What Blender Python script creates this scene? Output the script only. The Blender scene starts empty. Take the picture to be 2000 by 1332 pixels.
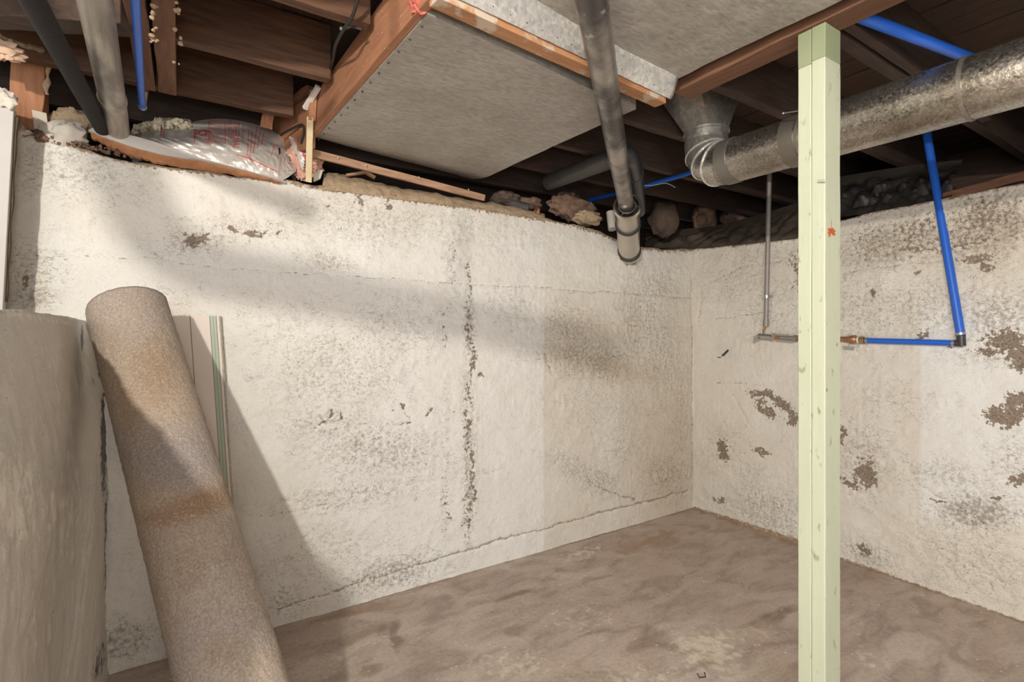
import bpy, math, random
import numpy as np
from mathutils import Vector, Matrix, noise as mn
random.seed(4)
S = bpy.context.scene
COL = S.collection
# ------------------------------------------------------------------ camera
CAM = Vector((-3.415, -2.646, 1.4))
FW = Vector((.5418, .8405, 0)); RT = Vector((.8405, -.5418, 0))
F = 1001.0
cd = bpy.data.cameras.new('camera'); cam = bpy.data.objects.new('camera', cd); COL.objects.link(cam)
cd.sensor_width = 36; cd.lens = F/2000*36; cd.shift_y = -18/2000; cd.clip_start = .02
cam.location = CAM; cam.rotation_euler = (math.pi/2, 0, -math.asin(.5418))
S.camera = cam
# ------------------------------------------------------------------ light and exposure
S.view_settings.view_transform = 'Standard'; S.view_settings.look = 'None'
S.view_settings.gamma = 1; S.view_settings.use_curve_mapping = False
S.view_settings.exposure = 0.19
w = bpy.data.worlds.new('world'); S.world = w; w.use_nodes = True
w.node_tree.nodes['Background'].inputs[0].default_value = (.75, .78, .85, 1)
w.node_tree.nodes['Background'].inputs[1].default_value = .15
def area(name, loc, target, size, sy, e, col):
    d = bpy.data.lights.new(name, 'AREA'); d.shape = 'RECTANGLE'; d.size = size; d.size_y = sy; d.energy = e; d.color = col
    o = bpy.data.objects.new(name, d); COL.objects.link(o); o.location = loc
    o.rotation_euler = (Vector(target)-Vector(loc)).to_track_quat('-Z', 'Y').to_euler(); return o
def bulb(name, loc, r, e, col):
    d = bpy.data.lights.new(name, 'POINT'); d.shadow_soft_size = r; d.energy = e; d.color = col
    o = bpy.data.objects.new(name, d); COL.objects.link(o); o.location = loc; return o
area('daylight_fill', (-4.6, -4.9, 1.35), (-1.2, -.3, 1.1), 1.6, 1.5, 82, (.74, .86, 1.0))  # unseen cool fill light added behind the camera
bulb('unseen_light', (-4.3, -3.1, 2.20), .032, 225, (1.0, .93, .83))  # unseen warm light, placed to throw the shadow band on the long wall
bulb('unseen_light', (-3.5, -2.74, 1.62), .10, 24, (.98, .96, .94))  # fill light added beside the camera

# ------------------------------------------------------------------ pixel helpers (photograph pixel -> point of the room)
def ray(px, py): return FW + RT*((px-1000)/F) + Vector((0, 0, (648-py)/F))
def P(px, py, x=None, y=None, z=None, t=None):
    d = ray(px, py)
    if x is not None: t = (x-CAM.x)/d.x
    elif y is not None: t = (y-CAM.y)/d.y
    elif z is not None: t = (z-CAM.z)/d.z
    return CAM + d*t
def proj(X, Y, Z):
    dx = X-CAM.x; dy = Y-CAM.y
    dep = np.maximum(dx*FW.x+dy*FW.y, .05); r = dx*RT.x+dy*RT.y
    return 1000+F*r/dep, 648-F*(Z-CAM.z)/dep

# ------------------------------------------------------------------ materials
class NT:
    def __init__(s, name, rough=.7, metal=0.0):
        s.m = bpy.data.materials.new(name); s.m.use_nodes = True; s.t = s.m.node_tree
        s.b = s.t.nodes['Principled BSDF']; s.b.inputs['Roughness'].default_value = rough; s.b.inputs['Metallic'].default_value = metal
        s._tc = None
    def n(s, typ, **k):
        x = s.t.nodes.new(typ)
        for a, v in k.items(): setattr(x, a, v)
        return x
    def l(s, a, b): s.t.links.new(a, b)
    def co(s, sc=(1, 1, 1)):
        if s._tc is None: s._tc = s.n('ShaderNodeTexCoord')
        mp = s.n('ShaderNodeMapping'); mp.inputs['Scale'].default_value = sc
        s.l(s._tc.outputs['Object'], mp.inputs[0]); return mp.outputs[0]
    def noise(s, scale, detail=4, sc=(1, 1, 1), dist=0, rough=.55, vec=None):
        x = s.n('ShaderNodeTexNoise'); x.inputs['Scale'].default_value = scale; x.inputs['Detail'].default_value = detail
        x.inputs['Distortion'].default_value = dist; x.inputs['Roughness'].default_value = rough
        s.l(vec or s.co(sc), x.inputs['Vector']); return x.outputs['Fac']
    def voro(s, scale, sc=(1, 1, 1), feat='F1', out='Distance'):
        x = s.n('ShaderNodeTexVoronoi', feature=feat); x.inputs['Scale'].default_value = scale
        s.l(s.co(sc), x.inputs['Vector']); return x.outputs[out]
    def ramp(s, fac, stops, interp='LINEAR'):
        x = s.n('ShaderNodeValToRGB'); x.color_ramp.interpolation = interp; e = x.color_ramp.elements
        for i, (p, c) in enumerate(stops):
            el = e[i] if i < 2 else e.new(p)
            el.position = p; el.color = (c, c, c, 1) if isinstance(c, (int, float)) else (*c, 1)
        s.l(fac, x.inputs[0]); return x.outputs[0]
    def math(s, op, a, b=None, c=None, clamp=False):
        x = s.n('ShaderNodeMath', operation=op, use_clamp=clamp)
        for i, v in enumerate((a, b, c)):
            if v is None: continue
            if isinstance(v, (int, float)): x.inputs[i].default_value = v
            else: s.l(v, x.inputs[i])
        return x.outputs[0]
    def mix(s, fac, a, b, mode='MIX'):
        x = s.n('ShaderNodeMix', data_type='RGBA', blend_type=mode)
        for i, v in ((0, fac), (6, a), (7, b)):
            if isinstance(v, (int, float)) and i == 0: x.inputs[0].default_value = v
            elif isinstance(v, tuple): x.inputs[i].default_value = (*v, 1)
            else: s.l(v, x.inputs[i])
        return x.outputs[2]
    def color(s, c):
        if isinstance(c, tuple): s.b.inputs['Base Color'].default_value = (*c, 1)
        else: s.l(c, s.b.inputs['Base Color'])
    def bump(s, h, strength=.3, dist=.01):
        x = s.n('ShaderNodeBump'); x.inputs['Strength'].default_value = strength; x.inputs['Distance'].default_value = dist
        s.l(h, x.inputs['Height'])
        if s.b.inputs['Normal'].links: s.l(s.b.inputs['Normal'].links[0].from_socket, x.inputs['Normal'])
        s.l(x.outputs[0], s.b.inputs['Normal'])
    def attr(s, name):
        return s.n('ShaderNodeAttribute', attribute_name=name)

def wood(name, c1, c2, axis=0, rough=.75, spots=0, paint=None):
    k = NT(name, rough); sc = [9, 9, 9]; sc[axis] = .9
    g = k.noise(7, 6, tuple(sc), dist=.6)
    big = k.noise(2.2, 3, tuple(1 if i != axis else .4 for i in range(3)))
    c = k.mix(k.ramp(g, [(.3, 0), (.7, 1)]), c1, c2)
    c = k.mix(k.ramp(big, [(.35, .0), (.7, .45)]), c, tuple(v*.45 for v in c1))
    if spots:
        v = k.voro(38); c = k.mix(k.ramp(v, [(.0, spots), (.13, 0)], 'LINEAR'), c, (.75, .7, .62))
    if paint:
        p = k.noise(9, 5); c = k.mix(k.ramp(p, [(.54, 0), (.6, 1)]), c, paint)
    k.color(c); k.bump(g, .25, .004); return k.m
WX = wood('old_joist_wood_along_x', (.075, .036, .019), (.185, .088, .045), 0)
WY = wood('old_joist_wood_along_y', (.12, .055, .029), (.23, .108, .056), 1)
WZ = wood('old_wood_upright', (.36, .15, .07), (.52, .25, .13), 2)
WDK = wood('dark_deck_wood', (.05, .028, .018), (.095, .052, .032), 1)
WXD = wood('shaded_joist_wood', (.04, .024, .017), (.085, .05, .033), 0)  # darker copy of the joist wood, deep-bay shade put into its colour
WSIDE = wood('duct_side_board_wood', (.36, .155, .08), (.52, .25, .13), 1, spots=.9)
WBAT = wood('batten_wood', (.38, .17, .075), (.52, .27, .13), 0, paint=(.5, .4, .3))
WPALE = wood('pale_pine', (.72, .56, .33), (.82, .68, .45), 2, .6)
WGREY = wood('weathered_board', (.33, .18, .11), (.55, .35, .22), 0)
def plainm(name, c, rough=.6, metal=0, nz=0, ns=30, bump=0):
    k = NT(name, rough, metal)
    if nz:
        f = k.noise(ns, 5); k.color(k.mix(f, tuple(v*(1-nz) for v in c), tuple(min(1, v*(1+nz)) for v in c)))
        if bump: k.bump(f, bump, .01)
    else: k.color(c)
    return k.m
def galv(name, c, metal, rough, sp, stretch=(1, 1, 1), contrast=.35, dirt=.3):
    k = NT(name, rough, metal)
    v = k.voro(sp, stretch, out='Color'); g = k.n('ShaderNodeSeparateColor'); k.l(v, g.inputs[0])
    n = k.noise(sp*.8, 6, stretch)
    f = k.math('ADD', k.math('MULTIPLY', g.outputs[0], .5), k.math('MULTIPLY', n, .9))
    f = k.math('SUBTRACT', f, .2)
    col = k.mix(f, tuple(x*(1-contrast) for x in c), tuple(min(1, x*(1+contrast)) for x in c))
    big = k.noise(3.5, 5)
    col = k.mix(k.math('MULTIPLY', k.ramp(big, [(.4, 0), (.65, 1)]), dirt), col, (.20, .165, .12))
    k.color(col)
    k.l(k.math('ADD', k.math('MULTIPLY', g.outputs[1], .22), rough-.1), k.b.inputs['Roughness'])
    k.bump(k.noise(sp*.5, 4, stretch), .12, .01); return k.m
GPANEL = galv('dusty_galvanized_panel', (.40, .375, .335), .25, .6, 120, (.35, 1, 1), .28, .25)
GROUND = galv('galvanized_round_duct_metal', (.50, .47, .42), .95, .33, 150, (1, 1, 1), .42, .6)
GDARK = galv('dull_galvanized_metal', (.30, .28, .25), .7, .45, 60, (1, 1, 1), .3, .4)
GLIP = galv('bright_metal_lip', (.66, .65, .62), .6, .45, 90, (1, 1, 1), .3, .1)
k = NT('worn_steel_pipe', .36, .65)
c = k.mix(k.ramp(k.noise(5, 6, (1, 1, 1)), [(.38, 0), (.60, 1)]), (.11, .10, .095), (.42, .385, .345))
c = k.mix(k.ramp(k.noise(26, 5), [(.62, 0), (.72, .6)]), c, (.6, .57, .53)); k.color(c); PIPE = k.m
k = NT('pale_grey_pipe', .42, .45)
c = k.mix(k.ramp(k.noise(4, 5, (3, .6, 3), dist=.8), [(.42, 0), (.6, 1)]), (.21, .19, .17), (.50, .455, .395)); k.color(c); PIPEC = k.m
CHROME = plainm('brushed_steel', (.60, .55, .48), .25, .95, .12, 14)
RUBBER = plainm('black_rubber', (.02, .02, .02), .5)
FOAM = plainm('black_pipe_foam', (.018, .016, .015), .95, 0, .5, 160, .4)
BLACKP = plainm('black_plastic_pipe', (.045, .043, .045), .35)
DIMP = plainm('dusty_grey_pipe', (.055, .05, .045), .7, 0, .3, 12)
BLUE = plainm('blue_plastic_tubing', (.02, .13, .62), .38)
COND = plainm('grey_conduit', (.30, .275, .25), .5, .3, .2, 40)
COPPER = plainm('tarnished_copper', (.42, .22, .12), .45, .6, .35, 60)
BRASS = plainm('dull_brass', (.36, .26, .13), .45, .6, .3, 60)
STEEL = plainm('zinc_steel', (.50, .49, .46), .35, .8)
BLACK = plainm('black_cable_sheath', (.02, .018, .016), .6)
WPAINT = plainm('white_painted_board', (.70, .66, .60), .6, 0, .08, 8)
PLASTER = plainm('broken_plaster', (.62, .56, .48), .9, 0, .3, 22, .5)
RUBBLE = plainm('brown_rubble', (.20, .125, .085), .95, 0, .5, 25, .8)
RUBBLED = plainm('dark_rubble', (.11, .075, .055), .95, 0, .5, 25, .8)
SAND = plainm('crumbling_mortar', (.42, .31, .20), .95, 0, .35, 45, .8)
PINKI = plainm('pink_fiberglass', (.62, .36, .27), .95, 0, .35, 35, .8)
GREYI = plainm('loose_grey_fill', (.46, .41, .31), .95, 0, .5, 70, 1.0)
CARD = plainm('torn_brown_board', (.42, .19, .085), .85, 0, .5, 30, .4)
DPLAST = plainm('dark_crumpled_sheeting', (.05, .044, .038), .45, 0, .3, 8, .3)
RED = plainm('red_print', (.62, .10, .07), .5)
RUST = plainm('orange_rust', (.45, .10, .02), .8, 0, .4, 90)
WIRE = plainm('pale_wire', (.55, .55, .5), .4)
COB = plainm('dusty_grey_edge', (.45, .33, .22), .95, 0, .4, 60, .6)

def wallmat():
    k = NT('flaking_whitewash', .75)
    a = k.attr('paint'); s = k.n('ShaderNodeSeparateColor'); k.l(a.outputs['Color'], s.inputs[0])
    R, G, B = s.outputs[0], s.outputs[1], s.outputs[2]
    rust = k.attr('rust').outputs['Fac']; cool = k.attr('cool').outputs['Fac']; crack = k.attr('crack').outputs['Fac']
    n1 = k.noise(55, 6, rough=.65); n2 = k.noise(4, 5); n3 = k.noise(120, 4)
    base = k.mix(k.ramp(n2, [(.3, 0), (.7, 1)]), (.70, .66, .585), (.78, .75, .69))
    base = k.mix(cool, base, (.80, .81, .80))
    base = k.mix(k.math('MULTIPLY', B, 1.0), base, (.57, .49, .385))
    base = k.mix(k.ramp(n3, [(.3, .22), (.5, 0)]), base, (.45, .40, .33))
    # curled paint edges: thin contour lines of a noise field, where the coat is loose
    nw = k.noise(26, 5, (1, 1, 1.7), dist=.8); line = k.ramp(k.math('ABSOLUTE', k.math('SUBTRACT', nw, .5)), [(0, 1), (.011, 0)])
    nm = k.noise(13, 4); lm = k.ramp(k.math('ADD', nm, k.math('MULTIPLY', G, .46)), [(.55, 0), (.70, 1)])
    lf = k.math('MULTIPLY', line, lm)
    base = k.mix(k.math('MULTIPLY', lf, .9), base, (.17, .14, .11))
    # dark specks
    vs = k.voro(130, (1, 1, 1.5)); vm = k.noise(19, 5)
    sp = k.ramp(vs, [(.10, 1), (.24, 0)]); sm = k.ramp(k.math('ADD', vm, k.math('MULTIPLY', G, .46)), [(.60, 0), (.84, 1)])
    base = k.mix(k.math('MULTIPLY', k.math('MULTIPLY', sp, sm), .6), base, (.10, .085, .065))
    d2 = k.ramp(k.math('ADD', n1, k.math('MULTIPLY', G, .30)), [(.70, 0), (.92, .75)])
    base = k.mix(d2, base, (.24, .19, .14))
    # bare concrete where the coat has gone
    e = k.math('ADD', R, k.math('MULTIPLY', k.math('SUBTRACT', n1, .5), 2.3))
    bare = k.ramp(e, [(.47, 0), (.53, 1)])
    bc = k.mix(k.ramp(n3, [(.35, 0), (.65, 1)]), (.17, .125, .09), (.33, .265, .20))
    base = k.mix(bare, base, bc)
    ce = k.ramp(k.math('ADD', crack, k.math('MULTIPLY', k.math('SUBTRACT', n1, .5), 1.6)), [(.62, 0), (.85, .75)])
    base = k.mix(ce, base, (.25, .19, .14))
    re = k.ramp(k.math('ADD', rust, k.math('MULTIPLY', k.math('SUBTRACT', n1, .5), .9)), [(.42, 0), (.6, 1)])
    base = k.mix(re, base, k.mix(n3, (.24, .14, .075), (.40, .29, .18)))
    k.color(base)
    h = k.math('SUBTRACT', k.math('ADD', k.noise(42, 6), k.math('MULTIPLY', k.noise(150, 3), .35)), k.math('MULTIPLY', k.math('ADD', bare, k.math('MULTIPLY', lf, .7)), .35))
    k.bump(h, .42, .012)
    return k.m
WALL = wallmat()
def floormat():
    k = NT('worn_concrete_floor', .62)
    a = k.attr('paint'); s = k.n('ShaderNodeSeparateColor'); k.l(a.outputs['Color'], s.inputs[0])
    n = k.noise(1.6, 6, dist=.6); n2 = k.noise(7, 6, (.6, 1.3, 1), dist=.8); n3 = k.noise(60, 5)
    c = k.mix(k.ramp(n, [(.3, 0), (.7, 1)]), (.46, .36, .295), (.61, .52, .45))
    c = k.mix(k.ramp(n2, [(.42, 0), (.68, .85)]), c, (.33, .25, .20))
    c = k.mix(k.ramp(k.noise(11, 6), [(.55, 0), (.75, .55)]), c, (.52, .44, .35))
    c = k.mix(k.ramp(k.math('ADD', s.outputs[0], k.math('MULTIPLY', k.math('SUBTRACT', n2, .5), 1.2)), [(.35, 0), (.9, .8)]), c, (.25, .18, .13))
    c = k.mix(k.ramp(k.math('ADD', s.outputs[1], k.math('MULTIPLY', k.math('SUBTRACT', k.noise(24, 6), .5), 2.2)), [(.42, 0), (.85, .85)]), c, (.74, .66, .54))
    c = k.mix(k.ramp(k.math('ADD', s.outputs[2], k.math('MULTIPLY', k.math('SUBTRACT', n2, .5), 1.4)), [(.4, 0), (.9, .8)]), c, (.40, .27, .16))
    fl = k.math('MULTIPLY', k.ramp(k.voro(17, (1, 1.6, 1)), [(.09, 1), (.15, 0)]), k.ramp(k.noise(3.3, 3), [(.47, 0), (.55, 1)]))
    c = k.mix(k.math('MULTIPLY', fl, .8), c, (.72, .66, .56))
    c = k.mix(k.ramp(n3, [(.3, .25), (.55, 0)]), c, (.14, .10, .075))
    k.color(c); k.bump(k.noise(30, 6), .18, .01); k.bump(n3, .1, .004)
    return k.m
FLOOR = floormat()
def ledgemat():
    k = NT('glossy_grey_painted_concrete', .42)
    a = k.attr('paint'); s = k.n('ShaderNodeSeparateColor'); k.l(a.outputs['Color'], s.inputs[0])
    n = k.noise(3, 6); n1 = k.noise(30, 6, rough=.65); n2 = k.noise(90, 4)
    c = k.mix(n, (.56, .52, .46), (.66, .62, .56))
    c = k.mix(k.ramp(k.math('ADD', n1, k.math('MULTIPLY', s.outputs[1], .3)), [(.62, 0), (.72, .8)]), c, (.80, .75, .66))
    c = k.mix(k.ramp(k.math('ADD', s.outputs[0], k.math('MULTIPLY', k.math('SUBTRACT', n1, .5), 1.4)), [(.4, 0), (.62, .95)]), c, (.045, .045, .045))
    c = k.mix(k.ramp(n2, [(.66, 0), (.74, .6)]), c, (.12, .10, .08))
    k.color(c); k.bump(k.noise(13, 8, rough=.66), .8, .012); k.bump(n2, .25, .005)
    return k.m
LEDGE = ledgemat()

# ------------------------------------------------------------------ mesh helpers
def noisev(p, s, o=0): return mn.noise(Vector((p[0]*s+o, p[1]*s+o*1.7, p[2]*s-o)))
class MB:
    def __init__(s): s.v = []; s.f = []
    def add(s, vs, fs):
        b = len(s.v); s.v += [tuple(x) for x in vs]; s.f += [tuple(i+b for i in f) for f in fs]; return s
    def box(s, a, b):
        x0, y0, z0 = a; x1, y1, z1 = b
        return s.add([(x0,y0,z0),(x1,y0,z0),(x1,y1,z0),(x0,y1,z0),(x0,y0,z1),(x1,y0,z1),(x1,y1,z1),(x0,y1,z1)],
                     [(0,3,2,1),(4,5,6,7),(0,1,5,4),(1,2,6,5),(2,3,7,6),(3,0,4,7)])
    def prism(s, base, off):                      # polygon (list of points) extruded by off
        n = len(base); base = [Vector(p) for p in base]; top = [p+Vector(off) for p in base]
        nrm = Vector((0,0,0))
        for i in range(n): nrm += (base[i]-base[0]).cross(base[(i+1) % n]-base[0])
        fl = nrm.dot(Vector(off)) > 0
        fs = [tuple(range(n)), tuple(range(2*n-1, n-1, -1))] + [(i, i+n, (i+1) % n+n, (i+1) % n) for i in range(n)]
        if fl: fs = [tuple(reversed(f)) for f in fs]
        return s.add(base+top, fs)
    def board(s, p0, p1, wid, thk, up=(0,0,1), seg=1, rough=0, seed=0):
        """a plank from p0 to p1, wid across (perpendicular to up), thk along up; p0/p1 on the centre line"""
        p0 = Vector(p0); p1 = Vector(p1); d = (p1-p0).normalized(); up = Vector(up); sd = d.cross(up).normalized(); up = sd.cross(d).normalized()
        vs = []; fs = []
        for i in range(seg+1):
            c = p0.lerp(p1, i/seg)
            for a, b in ((-1,-1),(1,-1),(1,1),(-1,1)):
                q = c + sd*wid/2*a + up*thk/2*b
                if rough: q = q + Vector((noisev(q, 9, seed), noisev(q, 9, seed+3), noisev(q, 9, seed+6)))*rough
                vs.append(q)
        for i in range(seg):
            for k in range(4): fs.append((i*4+k, i*4+(k+1) % 4, i*4+4+(k+1) % 4, i*4+4+k))
        fs.append((3,2,1,0)); e = seg*4; fs.append((e, e+1, e+2, e+3))
        return s.add(vs, fs)
    def tube(s, path, r, n=20, caps=True, jit=0):
        path = [Vector(p) for p in path]; m = len(path)
        rs = r if isinstance(r, (list, tuple)) else [r]*m
        tg = [(path[min(i+1, m-1)]-path[max(i-1, 0)]).normalized() for i in range(m)]
        ref = Vector((0,0,1)) if abs(tg[0].z) < .9 else Vector((1,0,0))
        u = tg[0].cross(ref).normalized(); vs = []; fs = []
        for i in range(m):
            u = (u-tg[i]*u.dot(tg[i])).normalized(); w_ = tg[i].cross(u)
            for k in range(n):
                a = 2*math.pi*k/n; q = path[i] + (u*math.cos(a)+w_*math.sin(a))*rs[i]
                if jit: q = q + (q-path[i]).normalized()*noisev(q, 30)*jit
                vs.append(q)
        for i in range(m-1):
            for k in range(n): fs.append((i*n+k, i*n+(k+1) % n, (i+1)*n+(k+1) % n, (i+1)*n+k))
        if caps:
            fs.append(tuple(reversed(range(n)))); fs.append(tuple(range((m-1)*n, m*n)))
        return s.add(vs, fs)
    def ring(s, c, ax, r0, r1, h, n=28):            # hollow collar centred on c along ax
        c = Vector(c); ax = Vector(ax).normalized(); u = ax.orthogonal().normalized(); w_ = ax.cross(u); vs = []; fs = []
        for (r, z) in ((r0,-h/2),(r1,-h/2),(r1,h/2),(r0,h/2)):
            for k in range(n):
                a = 2*math.pi*k/n; vs.append(c+ax*z+(u*math.cos(a)+w_*math.sin(a))*r)
        for j in range(4):
            for k in range(n): fs.append((j*n+k, ((j+1) % 4)*n+k, ((j+1) % 4)*n+(k+1) % n, j*n+(k+1) % n))
        return s.add(vs, fs)
    def blob(s, c, r, sub=24, amp=.25, freq=1.0, seed=0):
        c = Vector(c); nu, nv = sub, sub//2; vs = []; fs = []
        r = Vector(r) if not isinstance(r, (int, float)) else Vector((r, r, r)); m = max(r)
        for j in range(nv+1):
            for i in range(nu):
                th = math.pi*j/nv; ph = 2*math.pi*i/nu
                d = Vector((math.sin(th)*math.cos(ph), math.sin(th)*math.sin(ph), math.cos(th)))
                k = 1 + amp*mn.noise(d*1.6*freq+Vector((seed*3.1, seed, -seed))) + amp*.5*mn.noise(d*4.5*freq+Vector((seed, seed*2, 0)))
                vs.append(c+Vector((d.x*r.x, d.y*r.y, d.z*r.z))*k)
        for j in range(nv):
            for i in range(nu): fs.append((j*nu+i, (j+1)*nu+i, (j+1)*nu+(i+1) % nu, j*nu+(i+1) % nu))
        return s.add(vs, fs)
    def build(s, name, mat, parent=None, smooth=False, bevel=0, **props):
        off = Vector((0,0,0)); q = parent
        while q is not None: off += Vector(q.location); q = q.parent
        me = bpy.data.meshes.new(name); me.from_pydata([(v[0]-off.x, v[1]-off.y, v[2]-off.z) for v in s.v], [], s.f); me.update()
        me.materials.append(mat); o = bpy.data.objects.new(name, me); COL.objects.link(o)
        if parent: o.parent = parent
        if smooth:
            me.polygons.foreach_set('use_smooth', [True]*len(me.polygons)); me.set_sharp_from_angle(angle=math.radians(42))
        if bevel:
            b = o.modifiers.new('bevel', 'BEVEL'); b.width = bevel; b.segments = 2; b.limit_method = 'ANGLE'
        for a, v in props.items(): o[a] = v
        return o
def thing(name, label, cat, loc=(0,0,0), group=None):
    o = bpy.data.objects.new(name, None); COL.objects.link(o); o.location = loc; o.empty_display_size = .05
    o['label'] = label; o['category'] = cat
    if group: o['group'] = group
    return o
def curve_pts(pts, n=8):                               # Catmull-Rom
    pts = [Vector(p) for p in pts]; out = []
    for i in range(len(pts)-1):
        a = pts[max(i-1, 0)]; b = pts[i]; c = pts[i+1]; d = pts[min(i+2, len(pts)-1)]
        for k in range(n):
            t = k/n; out.append(.5*((2*b)+(c-a)*t+(2*a-5*b+4*c-d)*t*t+(3*b-a-3*c+d)*t**3))
    return out+[pts[-1]]

# ------------------------------------------------------------------ 2-D noise on arrays
def fbm(X, Y, scale, octv=4, seed=0):
    rng = np.random.RandomState(seed); out = np.zeros_like(X, dtype=float); amp = 1; tot = 0
    for o in range(octv):
        g = rng.rand(257, 257); x = (X*scale*2**o) % 256; y = (Y*scale*2**o+37) % 256
        xi = np.floor(x).astype(int) % 256; yi = np.floor(y).astype(int) % 256; fx = x-np.floor(x); fy = y-np.floor(y)
        fx = fx*fx*(3-2*fx); fy = fy*fy*(3-2*fy)
        v = (g[xi, yi]*(1-fx)+g[xi+1, yi]*fx)*(1-fy)+(g[xi, yi+1]*(1-fx)+g[xi+1, yi+1]*fx)*fy
        out += amp*(v-.5)*2; tot += amp; amp *= .5
    return out/tot
def grid_mesh(name, V, mat, attrs, **props):           # V: (n, m, 3)
    n, m = V.shape[:2]; me = bpy.data.meshes.new(name)
    idx = np.arange(n*m).reshape(n, m)
    q = np.stack([idx[:-1, :-1], idx[1:, :-1], idx[1:, 1:], idx[:-1, 1:]], -1).reshape(-1, 4)
    me.vertices.add(n*m); me.vertices.foreach_set('co', V.reshape(-1).astype(np.float32))
    me.loops.add(q.size); me.loops.foreach_set('vertex_index', q.reshape(-1).astype(np.int32))
    me.polygons.add(len(q)); me.polygons.foreach_set('loop_start', (np.arange(len(q))*4).astype(np.int32)); me.polygons.foreach_set('loop_total', np.full(len(q), 4, np.int32))
    me.update(calc_edges=True); me.validate()
    me.polygons.foreach_set('use_smooth', [True]*len(q))
    for k, a in attrs.items():
        if a.ndim == 3:
            at = me.color_attributes.new(k, 'FLOAT_COLOR', 'POINT'); full = np.ones((n*m, 4), np.float32); full[:, :3] = a.reshape(-1, 3); at.data.foreach_set('color', full.reshape(-1))
        else:
            at = me.attributes.new(k, 'FLOAT', 'POINT'); at.data.foreach_set('value', a.reshape(-1).astype(np.float32))
    me.materials.append(mat); o = bpy.data.objects.new(name, me); COL.objects.link(o)
    for a, v in props.items(): o[a] = v
    return o
def blobm(PX, PY, lst):
    out = np.zeros_like(PX)
    for cx, cy, rx, ry, ang, st in lst:
        a = math.radians(ang); dx = PX-cx; dy = PY-cy
        u = (dx*math.cos(a)+dy*math.sin(a))/rx; v = (-dx*math.sin(a)+dy*math.cos(a))/ry
        out = np.maximum(out, st*np.clip(1.35-np.sqrt(u*u+v*v), 0, 1))
    return out
def linem(PX, PY, lst):
    out = np.zeros_like(PX)
    for wd, st, pts in lst:
        for (x0, y0), (x1, y1) in zip(pts[:-1], pts[1:]):
            dx, dy = x1-x0, y1-y0; L = dx*dx+dy*dy
            t = np.clip(((PX-x0)*dx+(PY-y0)*dy)/L, 0, 1); d = np.hypot(PX-x0-t*dx, PY-y0-t*dy)
            out = np.maximum(out, st*np.clip(1.4-d/wd, 0, 1))
    return out

# ------------------------------------------------------------------ the long wall (plane y = 0)
def spaced(a, b, c, fine, coarse):                     # coarse from a to b, fine from b to c
    k = [a+(b-a)*i/max(1, round(abs(b-a)/coarse)) for i in range(round(abs(b-a)/coarse))] if a != b else []
    n = round(abs(c-b)/fine); return np.array(k+[b+(c-b)*i/n for i in range(n+1)])
topL = [(0,262),(60,262),(110,275),(190,298),(260,318),(400,335),(560,352),(640,368),(700,372),(800,388),(940,408),(1060,425),(1120,438),(1180,455),(1215,472),(1260,484),(1300,486),(1353,486)]
tx = np.array([P(a, b, y=0).x for a, b in topL]); tz = np.array([P(a, b, y=0).z for a, b in topL])
us = spaced(-5.2, -4.15, 0.02, .0085, .15); J = 235; K = 14
vs_ = np.linspace(0, 1, J+1)
U, Vv = np.meshgrid(us, vs_, indexing='ij')
top = np.interp(U, tx, tz) + .012*fbm(U, U*0, 9, 4, 3)
Z = Vv*top
PX, PY = proj(U, U*0, Z)
wx = PX+14*fbm(U, Z, 14, 3, 11); wy = PY+14*fbm(U, Z, 14, 3, 12)
formlines = [(2.2, .8, [(14,500),(300,503),(400,521),(560,533),(700,541),(870,552),(1062,562),(1230,574),(1350,582)]),
    (2.0, .7, [(330,420),(400,424),(480,432),(700,452)]), (2.0, .6, [(740,628),(860,627),(900,630),(1060,640),(1180,632),(1350,640)]),
    (2.0, .75, [(960,703),(1065,702),(1130,696),(1250,695)]), (2.0, .6, [(1000,838),(1065,833),(1170,820),(1290,806)]),
    (2.2, .7, [(470,990),(560,980),(700,962),(860,934),(990,916)]), (2.0, .7, [(1065,905),(1130,895),(1235,875)]),
    (2.0, .55, [(925,848),(990,840),(1060,835)]), (2.4, .8, [(480,1010),(560,1000),(640,985)]),
    (2.6, 1.0, [(540,1195),(620,1165),(760,1120),(860,1090),(1000,1047),(1065,1031),(1120,1015),(1190,995),(1290,972),(1345,957)]),
    (2.2, .7, [(1350,540),(1352,700),(1351,850),(1353,985)]), (2.5, .9, [(1150,940),(1180,955),(1240,975)]),
    (2, .8, [(186,425),(183,455),(178,480)]), (2.2, .8, [(820,660),(850,663)]),
    (2.5, .8, [(705,378),(690,400)]), (2.5, .8, [(1062,690),(1075,725),(1078,735)])]
CR = linem(PX+4*fbm(U, Z, 20, 3, 13), PY+5*fbm(U, Z, 12, 4, 14), formlines)
BARE = blobm(wx, wy, [(375,470,26,17,-18,.85),(405,462,18,9,-10,.7),(452,443,14,7,20,.8),(492,452,32,9,4,.85),(543,456,8,6,0,.75),
    (640,808,4,14,8,.95),(666,808,5,14,0,.95),(622,820,10,3,0,.8),(790,797,3,14,0,.9),(790,820,13,3,-10,.9),(768,800,8,2,0,.8),(845,800,9,5,0,.9),(838,812,3,12,0,.8),(880,805,12,3,0,.7),
    (940,738,8,6,0,1.0),(695,385,12,12,0,.5),(752,400,9,16,-25,.8),(700,402,8,10,40,.7),(640,410,8,9,0,.55),(770,372,8,26,60,.3),
    (918,625,6,50,0,.62),(915,760,12,60,0,.50),(918,900,11,80,0,.5),(921,690,9,40,0,.62),(912,830,9,40,0,.56),(924,960,10,40,0,.55),(915,540,6,50,0,.5),(882,520,4,60,0,.42),(910,1010,10,70,0,.44),(870,640,8,60,0,.36),(868,990,9,80,0,.40),
    (48,548,5,14,0,.8),(1130,300,2,2,0,0)])
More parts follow.
